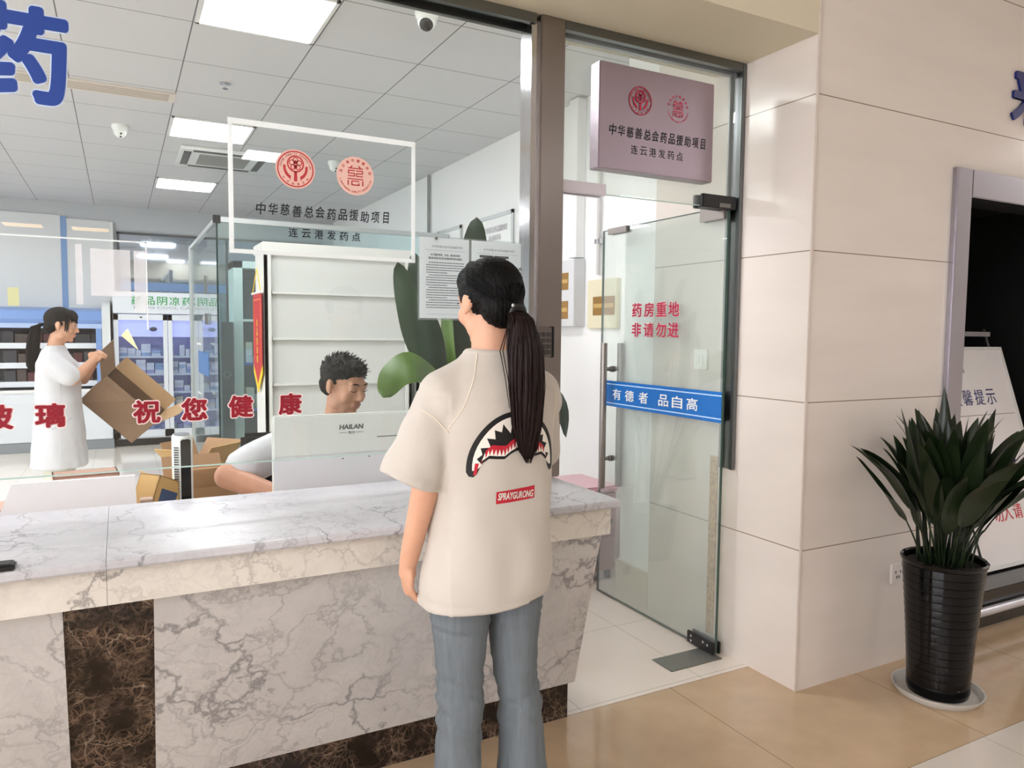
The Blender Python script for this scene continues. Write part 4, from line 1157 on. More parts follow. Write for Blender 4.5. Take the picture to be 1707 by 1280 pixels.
# open display cooler at the left
oc = empty('display_cooler', (-.7, 10.5, 0), 'white open display cooler with pale blue canopy behind the nurse', 'refrigerator')
OX0, OX1 = -2.2, -.09
MB().box(OX0, OX1, 10.72, 10.80, .12, 1.62).build('back_panel', M('cooler_dark_back', (76, 74, 80), .5, var=.4, vscale=7), oc)
M_BLUEC = M('cooler_blue', (120, 152, 206), .35)
MB().prism([(10.22, 1.50), (10.20, 1.56), (10.26, 1.66), (10.40, 1.70), (10.80, 1.70), (10.80, 1.50)], OX0, OX1 - .09, 'yz').build('canopy', M_BLUEC, oc, 40)
MB().box(OX0, OX1 - .09, 10.195, 10.215, 1.455, 1.51).build('canopy_edge', M('cooler_pale_blue', (170, 190, 226), .35), oc)
MB().box(OX1 - .155, OX1 - .095, 10.20, 10.24, .73, 1.51).build('blue_pillar', M_BLUEC, oc)
side = [(10.24, .10), (10.20, .75), (10.20, 1.50), (10.24, 1.66), (10.34, 1.76), (10.48, 1.80), (10.80, 1.80), (10.80, .10)]
MB().prism(side, OX1 - .09, OX1, 'yz').build('side_panel', M_PALE, oc, 40)
MB().box(OX0, OX1, 10.20, 10.80, .12, .72, .01).build('base', M_FR, oc)
MB().box(OX0, OX1, 10.19, 10.21, .70, .735).build('bumper', M_WFRAME, oc)
MB().box(OX0, OX1 + .01, 10.21, 10.78, 0, .115).build('kick', M('cooler_kick', (140, 146, 152), .4, metal=.4), oc)
for z in (1.27, 1.04, .82):
    MB().box(OX0, OX1 - .10, 10.30, 10.72, z - .02, z).box(OX0, OX1 - .10, 10.28, 10.30, z - .055, z + .01).build('shelf', M_FR, oc)
for x in (-1.85, -1.25, -.62): MB().box(x, x + .012, 10.29, 10.30, .82, 1.42).build('divider', M_PALE, oc)
M_CPK = [M('dark_red_pack', (96, 44, 48), .5), M('dark_grey_pack', (66, 66, 72), .5), M('brown_pack', (88, 74, 70), .5)]
pk = []
for k in range(3):
    mm = MB().box(-.5, .5, -.5, .5, 0, 1).mesh('drink_pack'); mm.materials.append(M_CPK[k]); pk.append(mm)
for si, z in enumerate((1.27, 1.04, .82)):
    x = -1.20
    while x < OX1 - .2:
        s = r4.uniform(.09, .17)
        if not -.63 < x + s / 2 < -.60:
            o = bpy.data.objects.new('medicine_pack', pk[r4.randint(0, 2)]); COL.objects.link(o)
            o.location = (x + s / 2, 10.48, z + .001); o.scale = (s * .95, .18, r4.uniform(.08, .15))
            nm = ('top', 'middle', 'bottom')[si]
            tag(o, 'dark pack lying on the %s shelf of the open cooler' % nm, 'medicine pack', 'packs on the %s shelf of the open cooler' % nm)
        x += s + .01
letters([('祝您', (-.72, 10.185, .55), .05, None)], RX, UZ).build('lettering', M_GREYT, oc)

# ------------------------------------------------------------------ right wall of the pharmacy
def breaker(nm, y0, y1, z0, z1, d, m, label, wins):
    t = empty(nm, (2.77 - d, (y0 + y1) / 2, z0), label, 'breaker box')
    MB().box(2.77 - d, 2.7695, y0, y1, z0, z1, .004).build('case', m, t)
    for a, b_, c_, e_ in wins:
        w_ = MB().box(2.77 - d - .002, 2.77 - d + .001, a, b_, c_, e_).build('window', M('amber_window', (150, 112, 56), .15), t)
        MB().box(2.77 - d - .003, 2.77 - d - .002, a + .01, b_ - .01, c_ + .4 * (e_ - c_), c_ + .62 * (e_ - c_)).build('breaker_row', M('breaker_row_m', (196, 160, 92), .4), w_)
    return t
breaker('breaker_box', 4.20, 4.56, 1.50, 1.945, .09, M('grey_white_box', (214, 214, 216), .4), 'white breaker box with two amber windows on the wall past the steel post', ((4.27, 4.53, 1.745, 1.86), (4.27, 4.53, 1.55, 1.67)))
breaker('breaker_box', 3.80, 4.13, 1.485, 1.80, .03, M('cream_box', (226, 218, 188), .4), 'cream breaker box with one amber window, seen beside the glass door edge', ((3.82, 4.06, 1.57, 1.69),))
structure('trim_11', MB().box(2.70, 2.7695, 4.215, 4.32, 1.96, 3.0, .003), M_WALL)
cn = empty('wall_conduit', (2.74, 4.02, 1.8), 'thin white conduit pipe with clips on the wall above the breaker boxes', 'pipe')
MB().cyl((2.745, 4.02, 1.83), (2.745, 4.02, 3.0), .012, 12).build('pipe', M('conduit_white', (206, 204, 200), .4), cn, 50)
MB().box(2.735, 2.765, 3.99, 4.05, 2.03, 2.06).build('clip', M_CHROME, cn)
cn = empty('wall_conduit', (2.74, 7.0, 2.4), 'thin grey conduit pipe high on the far part of the white wall', 'pipe')
MB().cyl((2.745, 7.0, 2.36), (2.745, 7.0, 3.0), .014, 12).build('pipe', M('conduit_grey', (140, 142, 142), .4), cn, 50)
MB().box(2.73, 2.765, 6.97, 7.03, 2.28, 2.40).build('junction_box', M_WFRAME, cn)
def wallframe(y0, y1, z0, z1, label, text=True):
    t = empty('wall_board', (2.76, (y0 + y1) / 2, z0), label, 'notice board')
    MB().box(2.752, 2.7695, y0, y1, z0, z1).build('panel', M_WALL, t)
    f = MB()
    for a in ((y0, y0 + .03, z0, z1), (y1 - .03, y1, z0, z1), (y0, y1, z1 - .03, z1), (y0, y1, z0, z0 + .03)): f.box(2.742, 2.756, a[0], a[1], a[2], a[3])
    f.build('frame', M_ALU, t)
    if text: letters([('中华慈善总会药品援助项目', (2.75, (y0 + y1) / 2, z1 - .12), .05, .44), ('连云港发药点', (2.75, (y0 + y1) / 2, z1 - .19), .045, .22)], (0, -1, 0), UZ, res=1).build('lettering', M('faint_print', (176, 170, 176), .5), t)
    return t
wallframe(5.20, 5.86, 1.75, 2.42, 'framed white board with faint print on the wall behind the big leaf')
wallframe(6.20, 6.75, 1.75, 2.42, 'empty framed white board on the wall left of the printed one', False)

# ceiling fittings
def dome(x, y, label, dark):
    t = empty('security_camera', (x, y, CZ), label, 'security camera')
    MB().lathe([(.001, -.0), (.058, -.0), (.060, -.02), (.050, -.045), (.001, -.046)], (x, y, CZ), 28).build('base', M_WPL, t, 40)
    d = Vector((0.15, -1, -.9)).normalized() if not dark else Vector((-.35, -.6, -.75)).normalized()
    rot = d.to_track_quat('Z', 'Y').to_matrix()
    MB().ell((x, y, CZ - .05), (.046, .046, .046)).build('ball', M_WPL, t, 180)
    p = Vector((x, y, CZ - .05)) + d * .030
    fm = M_BLACK if dark else M_WPL
    e = MB().ell(p, (.034, .034, .016), rot).build('face', M('camera_face_dark', (40, 40, 48), .2) if dark else M_WPL, t, 180)
    for s in (-1, 1):
        MB().ell(p + d * .014 + rot @ Vector((0, .013 * s, 0)), (.008, .008, .005), rot, 2).build('lens', M_BLACK, t, 180)
    return t
dome(1.362, 3.50, 'white ceiling camera with a dark face, nearest the glass', True)
dome(.043, 6.56, 'white ceiling camera with twin lenses above the left of the pharmacy', False)
dome(1.79, 6.93, 'white ceiling camera seen between the two red emblems', False)
ac = empty('air_conditioner', (.87, 7.33, CZ), 'square ceiling air conditioner with a grey grille', 'air conditioner')
b = MB().box(.50, 1.24, 6.95, 7.70, CZ - .03, CZ - .001, .004); b.build('panel', M_WPL, ac, 40)
MB().box(.66, 1.08, 7.11, 7.54, CZ - .035, CZ - .029).build('grille', M('grille_grey', (150, 150, 148), .5, bump=.6, bscale=200, aniso=(1, 12, 1)), ac)
for a in ((.60, 1.14, 6.98, 7.04), (.60, 1.14, 7.61, 7.67), (.53, .59, 7.05, 7.60), (1.15, 1.21, 7.05, 7.60)): MB().box(a[0], a[1], a[2], a[3], CZ - .034, CZ - .029).build('air_slot', M('slot_dark', (72, 72, 72), .5), ac)
sl = empty('air_diffuser', (-.3, 5.58, CZ), 'long slotted cream air diffuser in the pharmacy ceiling', 'air vent')
MB().box(-1.4, .37, 5.49, 5.69, CZ - .012, CZ - .001).build('frame', M('diffuser_cream', (216, 208, 196), .5), sl)
for i in range(5): MB().box(-1.39, .33, 5.512 + i * .034, 5.528 + i * .034, CZ - .0135, CZ - .0115).build('slat', M('diffuser_slat', (176, 164, 148), .5), sl)
sk = empty('sprinkler', (.62, 5.95, CZ), 'small round sprinkler head in the ceiling beside the second light', 'sprinkler')
MB().lathe([(.001, 0), (.035, 0), (.035, -.006), (.012, -.01), (.010, -.03), (.02, -.034), (.001, -.035)], (.63, 5.12, CZ), 20).build('rose', M_CHROME, sk, 40)

# pink storage cabinet behind the counter end
pk_ = empty('storage_drawers', (2.35, 3.75, 0), 'pink plastic storage cabinet behind the right end of the counter', 'storage cabinet')
M_PNK = M('pink_plastic', (222, 176, 184), .3)
M_PNK2 = M('dusky_pink_plastic', (176, 140, 142), .4)
MB().box(1.98, 2.60, 3.53, 3.95, .525, .56, .015).build('lid', M_PNK, pk_, 40)
MB().box(1.99, 2.59, 3.55, 3.94, .05, .525, .012).build('body', M_PNK2, pk_, 40)
for z in (.09, .30): MB().box(2.02, 2.57, 3.538, 3.55, z, z + .17, .004).build('drawer', M_PNK2, pk_, 40)
MB().box(2.38, 2.55, 3.535, 3.539, .335, .365).build('slot', M('slot_grey', (84, 76, 74), .5), pk_)
for x, y in ((2.02, 3.58), (2.55, 3.58), (2.02, 3.90), (2.55, 3.90)): MB().cyl((x, y, 0), (x, y, .05), .02, 12).build('foot', M_BLACK, pk_)
# ------------------------------------------------------------------ people
M_SKIN = M('skin_light', (212, 162, 134), 0.5, sss=.15, var=.04, vscale=20)
M_SKINM = M('skin_tan', (196, 146, 118), 0.5, sss=.15, var=.05, vscale=20)
M_LIP = M('lips', (206, 138, 122), 0.4)
M_LIPM = M('lips_muted', (182, 122, 104), 0.45)
M_EYEW = M('eye_white', (224, 220, 216), 0.25)
M_IRIS = M('iris_dark', (30, 20, 16), 0.15)
M_HAIR = M('black_hair', (6, 5, 5), 0.5, spec=.16, bump=.5, bscale=160, aniso=(1, 1, .12))
M_HAIRR = M('dark_brown_hair', (28, 13, 11), 0.42, spec=.22, bump=.4, bscale=160, aniso=(1, 1, .1))
M_COAT = M('white_coat_cloth', (212, 212, 216), 0.7, bump=.1, bscale=200)
V = Vector

class Fig:
    """collects body shapes in figure coordinates (feet at origin, facing +Y, x to the figure's right)"""
    def __init__(s, loc, rz): s.mb = MB(); s.loc = V(loc); s.rz = rz
def put(name, me, mats, root, smooth=180):
    for m in (mats if isinstance(mats, (list, tuple)) else [mats]):
        if not me.materials.get(m.name): me.materials.append(m)
    me.polygons.foreach_set('use_smooth', [smooth > 0] * len(me.polygons))
    if 0 < smooth < 179: me.set_sharp_from_angle(angle=math.radians(smooth))
    o = bpy.data.objects.new(name, me); COL.objects.link(o)
    o.parent = root
    return o

def head_shapes(mb, T, male=False):
    """skull, face, nose, lips, ears added in head coordinates: origin between the ears, +Y forward"""
    h = MB()
    h.ell((0, -.012, .030), (.072, .092, .080))
    h.ell((0, .030, -.020), (.060, .060, .082))
    h.ell((0, .030, -.072), (.048 if male else .043, .046, .040))
    h.ell((0, .066, -.094), (.020, .018, .016))
    for s in (-1, 1):
        h.ell((s * .036, .056, -.030), (.024, .026, .028))
        h.ell((s * .046, .010, -.070), (.014, .030, .026))
        h.ell((s * .076, -.006, -.004), (.009, .019, .030), Matrix.Rotation(s * -.35, 3, 'Z') @ Matrix.Rotation(.15, 3, 'X'), 2)
        h.ell((s * .074, .004, -.026), (.008, .008, .010), None, 2)
        h.ell((s * .011, .094, -.036), (.008, .010, .007), None, 2)
        h.ell((s * .030, .077, .004), (.016, .010, .009), None, 2)      # lid mound
    h.cap((-.036, .077, .022), (.036, .077, .022), .011, .011)
    h.cap((0, .084, .006), (0, .104, -.031), .0085, .0105)
    h.cap((-.017, .085, -.0585), (.017, .085, -.0585), .006, .006); h.ell((0, .088, -.0585), (.013, .008, .006), None, 2)
    h.cap((-.014, .083, -.068), (.014, .083, -.068), .0065, .0065); h.ell((0, .086, -.0685), (.012, .008, .0065), None, 2)
    return mb.add(h, T)

def paint_lips(me, T, idx):
    inv = T.inverted()
    for p in me.polygons:
        c = inv @ p.center
        if abs(c.x) < .025 - abs(c.z + .063) * .8 and c.y > .080 and -.0745 < c.z < -.0525: p.material_index = idx

def eyes(root, T, closed=False, brow=M_HAIR):
    for s in (-1, 1):
        if not closed:
            e = MB().ell((s * .030, .0815, .003), (.0125, .007, .0058), Matrix.Rotation(s * -.22, 3, 'Z'), 3)
            me = e.mesh('eye'); me.transform(T); o = put('eye', me, M_EYEW, root)
            i = MB().ell((s * .030, .0872, .003), (.0052, .0022, .0052), None, 2); me = i.mesh('iris'); me.transform(T); put('iris', me, M_IRIS, o)
        l = MB().tube([(s * (.030 + dx), .0875 - abs(dx) * .22 - (s * dx > 0) * abs(dx) * .25 + .001, z) for dx, z in ((-.014, .0035 if not closed else -.001), (-.007, .0085 if not closed else -.0035), (0, .0098 if not closed else -.0045), (.007, .0088 if not closed else -.0035), (.014, .005 if not closed else -.0005))], .0014, 6)
        me = l.mesh('eyelash'); me.transform(T); put('eyelash', me, M_IRIS, root)
        b = MB().tube([(s * x, y, z) for x, y, z in ((.013, .0915, .0235), (.024, .091, .0275), (.035, .087, .0275), (.046, .078, .0225))], [.0018, .0028, .0026, .0010], 6)
        me = b.mesh('eyebrow'); me.transform(T); put('eyebrow', me, brow, root)

def hand_shapes(mb, wrist, d, palm_n, thumb, size=1.0, curl=.5):
    """palm and five bent fingers; d = pointing direction, palm_n = normal of the palm side, thumb = side of the thumb"""
    w_, d, n, t = V(wrist), V(d).normalized(), V(palm_n).normalized(), V(thumb).normalized()
    k = size
    c = w_ + d * .048 * k
    R = Matrix((t, d, n)).transposed()
    mb.ell(c, (.039 * k, .052 * k, .015 * k), R)
    mb.cap(w_ - d * .01 * k, w_ + d * .03 * k, .024 * k, .026 * k)
    for i, (off, L) in enumerate(((.030, .066), (.010, .074), (-.010, .069), (-.029, .055))):
        p = w_ + d * .088 * k + t * off * k
        a = 0.0
        q = p - d * .02 * k
        pts, rad = [q], [.0095 * k]
        for seg, ln in enumerate((.44, .31, .25)):
            a += curl * (.55 if seg == 0 else .8) * (1 + .08 * i)
            q = q + (d * math.cos(a) + n * math.sin(a)) * (L * ln * k + (.02 * k if seg == 0 else 0))
            pts.append(q); rad.append((.0090, .0082, .0072)[seg] * k)
        mb.chain(pts, rad, 10)
    b = w_ + d * .028 * k + t * .030 * k
    m1 = b + (t * .7 + d * .6 + n * .35).normalized() * .034 * k
    m2 = m1 + (t * .25 + d * .85 + n * (.3 + .4 * curl)).normalized() * .030 * k
    mb.chain([w_ + d * .012 * k + t * .015 * k, b, m1, m2], [.014 * k, .0125 * k, .0105 * k, .0085 * k], 10)

def hair_strands(mb, paths, r0, r1, n=5):
    for P in paths:
        k = len(P)
        mb.tube(P, [r0 + (r1 - r0) * i / (k - 1) for i in range(k)], n)

def displace(me, fn):
    me.update()
    ns = [v.normal.copy() for v in me.vertices]
    for v, n_ in zip(me.vertices, ns): v.co += n_ * fn(v.co, n_)
    me.update()

def bvh_of(me):
    return BVHTree.FromPolygons([v.co.copy() for v in me.vertices], [tuple(p.vertices) for p in me.polygons])

def stick(mb, bvh, direction, lift, maxlen=.0055):
    """lay a flat print on a surface: subdivide it and drop every vertex along direction"""
    bm = mb.bm
    bmesh.ops.triangulate(bm, faces=bm.faces)
    for _ in range(5):
        es = [e for e in bm.edges if e.calc_length() > maxlen]
        if not es: break
        bmesh.ops.subdivide_edges(bm, edges=es, cuts=1)
        bmesh.ops.triangulate(bm, faces=bm.faces)
    d = V(direction).normalized()
    for v in bm.verts:
        hit = bvh.ray_cast(v.co - d * .6, d)
        if hit[0] is not None: v.co = hit[0] - d * lift
    return mb

def flat_poly(poly, y=0.0):
    mb = MB()
    vs = [mb.bm.verts.new((x, y, z)) for x, z in poly]
    f_ = mb.bm.faces.new(vs)
    return mb

def ring(cx_, cy_, z, rx, ry, n=40, sq=0.0, tilt=0.0):
    out = []
    for k in range(n):
        a = 2 * PI * k / n
        c_, s_ = math.cos(a), math.sin(a)
        e = 1.0 - sq
        out.append((cx_ + rx * math.copysign(abs(c_) ** e, c_), cy_ + ry * math.copysign(abs(s_) ** e, s_), z + tilt * c_))
    return out

# ================================================================== the customer (seen from behind)
def build_customer():
    T = Matrix.Translation((0.0, .012, 1.530)) @ Matrix.Rotation(math.radians(10), 4, 'Z') @ Matrix.Rotation(math.radians(-6), 4, 'X') @ Matrix.Scale(.965, 4)
    b = MB()
    head_shapes(b, T)
    b.cap((0, .0, 1.475), (0, -.012, 1.35), .050, .056)
    b.cap((-.09, -.01, 1.318), (.09, -.01, 1.318), .040, .040)
    b.loft([ring(0, 0, z, rx, ry) for z, rx, ry in ((.80, .138, .092), (.90, .138, .092), (1.0, .118, .084), (1.12, .126, .09), (1.25, .128, .088), (1.32, .10, .055))])
    # left arm hangs, right forearm rests on the counter
    b.chain([(-.146, 0, 1.285), (-.182, -.005, 1.055), (-.200, .070, .850)], [.038, .036, .025])
    hand_shapes(b, (-.201, .074, .842), (.03, .12, -1), (1, 0, .1), (0, 1, .1), .92, .75)
    b.chain([(.142, .01, 1.285), (.182, .085, 1.085), (.105, .255, .952)], [.038, .036, .026])
    hand_shapes(b, (.105, .255, .950), (-.35, 1, -.22), (0, -.15, -1), (-1, -.3, 0), .92, .25)
    for s in (-1, 1):
        b.chain([(s * .075, 0, .84), (s * .085, .008, .46), (s * .092, -.012, .09)], [.066, .042, .032])
        b.cap((s * .092, -.03, .045), (s * .10, .11, .035), .036, .032)
    me = fuse(b, .0055, 3, 'customer')
    me.materials.append(M_SKIN); me.materials.append(M_LIP)
    paint_lips(me, T, 1)
    root = bpy.data.objects.new('person', me); COL.objects.link(root); root.location = (.86, 1.75, 0)
    me.polygons.foreach_set('use_smooth', [True] * len(me.polygons))
    tag(root, 'customer in cream T-shirt and jeans with a long ponytail, standing at the counter', 'person')
    eyes(root, T)
    # T-shirt
    s = MB()
    s.loft([ring(cx_, cy_, z, rx, ry, 48, .12, tl) for z, cx_, cy_, rx, ry, tl in
            ((.752, -.012, .0, .180, .132, .012), (.80, -.010, .0, .181, .132, .010), (.90, .0, .0, .170, .128, .006), (1.0, .004, .0, .164, .126, 0), (1.10, .002, -.002, .168, .126, 0), (1.20, 0, -.006, .174, .124, 0), (1.27, 0, -.010, .170, .116, 0), (1.325, 0, -.012, .142, .098, 0), (1.362, 0, -.012, .108, .080, 0), (1.392, 0, -.010, .078, .066, 0), (1.408, 0, -.008, .068, .062, 0))])
    def sleeve(p0, p1, r0, r1, flat):
        p0, p1 = V(p0), V(p1)
        d = (p1 - p0).normalized(); a = d.cross(V((0, 1, 0))).normalized(); c_ = d.cross(a).normalized()
        rings = []
        for i in range(7):
            f_ = i / 6
            p = p0.lerp(p1, f_); r = r0 + (r1 - r0) * f_
            rings.append([p + a * math.cos(2 * PI * k / 32) * r + c_ * math.sin(2 * PI * k / 32) * r * flat for k in range(32)])
        s.loft(rings)
        s.ell(p0, (r0, r0, r0))
    sleeve((-.140, -.006, 1.272), (-.218, .004, 1.072), .068, .086, .92)
    sleeve((.134, .0, 1.272), (.180, .088, 1.098), .066, .082, .92)
    for sg in (-1, 1):
        s.cap((sg * .045, -.010, 1.352), (sg * .138, -.006, 1.292), .048, .064, 24)
        s.cap((sg * .060, -.035, 1.318), (sg * .135, -.030, 1.270), .050, .060, 24)
    ts = fuse(s, .0062, 14, 'tshirt')
    def folds(co, n_):
        x, y, z = co
        d = 0.0
        arm = abs(x) > .19 or z > 1.30
        low = max(0, min(1, (1.16 - z) / .35))
        d += .0105 * low * noise.noise(V((x * 9 + z * 5.0, y * 9, z * 3.2 - x * 4)))
        d += .0065 * low * math.sin(34 * (x * .8 + z * .75) + 4 * noise.noise(V((x * 5, y * 5, z * 5))))* max(0, noise.noise(V((x * 4 + 3, y * 4, z * 4))) + .15)
        d += .0040 * noise.noise(V((x * 13, y * 13, z * 9)))
        if abs(z - .768) < .005: d -= .0020
        if 1.393 < z < 1.3965: d -= .0016
        if x < -.15 and z < 1.30:
            d += .0075 * noise.noise(V((x * 15, y * 12, z * 11 + x * 9)))
        return d
    displace(ts, folds)
    M_TEE = M('cream_tshirt', (196, 188, 178), 0.85, bump=.12, bscale=420, sheen=.2)
    shirt = put('tshirt', ts, M_TEE, root)
    bv = bvh_of(ts)
    back = (0, 1, 0)
    # stitched seams
    def seam(pts, nm='seam'):
        q = []
        for i in range(len(pts) - 1):
            for k in range(8):
                f_ = k / 8; q.append((pts[i][0] + (pts[i + 1][0] - pts[i][0]) * f_, pts[i][1] + (pts[i + 1][1] - pts[i][1]) * f_))
        q.append(pts[-1])
        P = []
        for x, z in q:
            h = bv.ray_cast(V((x, -.6, z)), V((0, 1, 0)))
            if h[0]: P.append(h[0] - V((0, .0002, 0)))
        if len(P) > 2: put(nm, MB().tube(P, .0016, 6).mesh('seam'), M('seam_thread', (226, 212, 194), .8), shirt)
    seam([(-.060, 1.398), (-.085, 1.34), (-.118, 1.27), (-.150, 1.215)])
    seam([(-.208, 1.262), (-.180, 1.240), (-.150, 1.205)])
    seam([(.155, 1.30), (.150, 1.25), (.146, 1.20)])
    # mouth print
    cx_ = .014
    M_PB = M('print_black', (14, 13, 15), .6); M_PR = M('print_red', (188, 20, 44), .6); M_PW = M('print_white', (238, 232, 222), .7)
    def el(a, rx, rz, z0=1.120): return (rx * math.cos(a), z0 + rz * math.sin(a))
    lower = [(-.104, 1.104), (-.094, 1.128), (-.076, 1.141), (-.056, 1.139), (-.036, 1.138), (-.018, 1.150), (0, 1.158)]
    lower = lower + [(-x, z) for x, z in reversed(lower[:-1])]
    outer = [el(a, .128, .136) for a in [PI - PI * i / 40 for i in range(41)]]
    tipL = [(-.128, 1.108), (-.122, 1.097), (-.112, 1.095)]
    poly = outer + [(-x, z) for x, z in tipL] + list(reversed(lower)) + list(reversed(tipL))
    pr = flat_poly([(cx_ + x, z) for x, z in poly], -.3)
    put('printed_mouth', stick(pr, bv, back, .0012).mesh('p'), M_PB, shirt)
    wt = MB()
    N = 13
    angs = [math.radians(184 - 188 * i / N) for i in range(N + 1)]
    rim = .1155, .1235
    am_ = lambda i: (angs[i] + angs[i + 1]) / 2
    for i in range(N):
        a0, a1 = angs[i], angs[i + 1]
        depth = .70 + .05 * math.sin(i * 2.1) + .10 * abs(math.cos(am_(i)))
        am = (a0 + a1) / 2
        p = [el(a0, *rim), el(am, *rim), el(a1, *rim), el(a1, rim[0] * .93, rim[1] * .92), el(am, rim[0] * depth, rim[1] * depth), el(a0, rim[0] * .93, rim[1] * .92)]
        wt.add(flat_poly([(cx_ + x, z) for x, z in p], -.3))
    put('printed_teeth', stick(wt, bv, back, .0022).mesh('p'), M_PW, shirt)
    lo = [(-.098, 1.122)] + [(x, z + .008) for x, z in lower[1:-1]] + [(.098, 1.122)]
    hi = [(x * .90, z + .026) for x, z in lo[1:-1]]
    rd = flat_poly([(cx_ + x, z) for x, z in lo + [(.092, 1.136)] + list(reversed(hi)) + [(-.092, 1.136)]], -.3)
    rd.add(flat_poly([(cx_ + x, z) for x, z in ((-.113, 1.100), (-.106, 1.102), (-.100, 1.13), (-.109, 1.13))], -.3))
    put('printed_gums', stick(rd, bv, back, .0026).mesh('p'), M_PR, shirt)
    w2 = MB()
    for i in range(1, len(lo) - 2):
        (x0, z0), (x1, z1) = lo[i], lo[i + 1]
        for k in range(2):
            xa, za = x0 + (x1 - x0) * k / 2, z0 + (z1 - z0) * k / 2; xb, zb = x0 + (x1 - x0) * (k + 1) / 2, z0 + (z1 - z0) * (k + 1) / 2
            w2.add(flat_poly([(cx_ + xa, za), (cx_ + xb, zb), (cx_ + (xa + xb) / 2 * .97, (za + zb) / 2 + .017)], -.3))
    put('printed_teeth', stick(w2, bv, back, .0034).mesh('p'), M_PW, shirt)
    lb = flat_poly([(-.041, 1.025), (.071, 1.030), (.071, 1.063), (-.041, 1.056)], -.3)
    put('printed_label', stick(lb, bv, back, .0012).mesh('p'), M_PR, shirt)
    tx = letters([('SPRAYGURONG', (.015, -.3, 1.0435), .0190, .104)], RX, (-.0, 0, 1), bold=.035, shear=.2, thick=0, res=3)
    bmesh.ops.remove_doubles(tx.bm, verts=tx.bm.verts, dist=1e-6)
    put('printed_lettering', stick(tx, bv, back, .0024).mesh('p'), M_PW, shirt)
    # jeans
    j = MB()
    j.loft([ring(0, 0, z, rx, ry, 40) for z, rx, ry in ((.74, .150, .104), (.80, .158, .112), (.90, .160, .112), (.98, .142, .102))])
    for s_, cs in ((-1, ((.79, -.080, .083), (.70, -.082, .078), (.60, -.079, .067), (.52, -.081, .062), (.44, -.085, .062), (.36, -.089, .061), (.28, -.092, .064), (.15, -.096, .079), (.03, -.098, .092))), (1, ((.79, .080, .083), (.70, .080, .077), (.60, .080, .066), (.52, .087, .061), (.44, .096, .061), (.36, .101, .062), (.28, .104, .066), (.15, .108, .080), (.03, .110, .092)))):
        j.loft([ring(c_, .004 - .012 * (z < .5), z, r, r * 1.02, 32) for z, c_, r in cs])
    jm = fuse(j, .006, 4, 'jeans')
    def jf(co, n_):
        x, y, z = co
        k = math.exp(-((z - .47) / .10) ** 2)
        d = .0095 * k * noise.noise(V((x * 7 + y * 4, y * 6, z * 34 + (x * 16 if x < 0 else -x * 16))))
        d += .0035 * k * noise.noise(V((x * 12, y * 12, z * 80 + x * 30)))
        k2 = math.exp(-((z - .705) / .035) ** 2)
        d += .006 * k2 * noise.noise(V((x * 9 + 5, y * 8, z * 60 + x * 12)))
        d += .0030 * noise.noise(V((x * 12, y * 12, z * 12)))
        return d
    displace(jm, jf)
    M_JEAN = M('washed_blue_denim', (106, 113, 118), 0.85, bump=.25, bscale=600, aniso=(1, 1, .06), var=.14, vscale=70)
    put('jeans', jm, M_JEAN, root)
    for s_ in (-1, 1):
        sh = MB(); sh.cap((s_ * .098, -.04, .045), (s_ * .108, .15, .038), .045, .042)
        put('shoe', fuse(sh, .006, 2, 'shoe'), M('white_shoe', (226, 224, 220), .5), root)
    # hair: scalp cap, combed strands, ponytail
    h = MB()
    Ti = T
    cap = MB()
    cap.ell((0, -.014, .034), (.083, .100, .087))
    cap.ell((0, -.060, -.020), (.066, .048, .058))
    cap.ell((0, .040, .060), (.066, .050, .052))
    h.add(cap, Ti)
    cp = fuse(h, .005, 4, 'hair')
    # keep the hair line off the face and ears
    inv = Ti.inverted()
    bm = bmesh.new(); bm.from_mesh(cp)
    dead = []
    for f_ in bm.faces:
        c_ = inv @ f_.calc_center_median()
        if c_.y > .062 and c_.z < .052: dead.append(f_)
        elif c_.y > .0 and c_.z < -.002 - .2 * (c_.y < .03) * 0 and abs(c_.x) > .02: dead.append(f_)
    bmesh.ops.delete(bm, geom=dead, context='FACES'); bm.to_mesh(cp); bm.free()
    displace(cp, lambda co, n_: .0016 * math.sin(math.atan2((inv @ co).x, (inv @ co).z + .03) * 70 + 3 * noise.noise(co * 20)))
    put('hair', cp, M_HAIR, root)
    knot = Ti @ V((.006, -.108, -.036))
    r = random.Random(5)
    paths = []
    for i in range(150):
        a = r.uniform(-1.25, 1.25)            # around the head from one ear over the crown to the other
        e0 = r.uniform(.2, 1.0)
        p0 = V((.083 * math.sin(a * 1.25), .055 - .07 * abs(math.sin(a)), .045 + .075 * math.cos(a * 1.25)))
        P = []
        for k in range(8):
            f_ = k / 7
            q = p0.lerp(inv @ knot, f_)
            # push out to the cap surface
            d_ = V((q.x / .086, (q.y + .014) / .103, (q.z - .030) / .090))
            L_ = d_.length
            if L_ < 1.0 and k < 7: q = V((q.x / L_, (q.y + .014) / L_ - .014, (q.z - .030) / L_ + .030)) if L_ > .05 else q
            P.append(Ti @ q)
        paths.append(P)
    hs = MB(); hair_strands(hs, paths, .0013, .0010, 4)
    put('hair_strands', hs.mesh('hs'), M_HAIR, root)
    pt = MB()
    core = [(knot.x, knot.y, knot.z, .020, .018), (knot.x + .0, knot.y - .030, knot.z - .02, .030, .024), (knot.x + .004, knot.y - .046, knot.z - .09, .046, .028), (knot.x + .008, knot.y - .048, knot.z - .19, .046, .026), (knot.x + .012, knot.y - .046, knot.z - .28, .040, .022), (knot.x + .016, knot.y - .044, knot.z - .345, .026, .014), (knot.x + .018, knot.y - .044, knot.z - .372, .008, .006)]
    pt.loft([ring(x, y, z, rx, ry, 28) for x, y, z, rx, ry in core])
    pm = pt.mesh('ponytail')
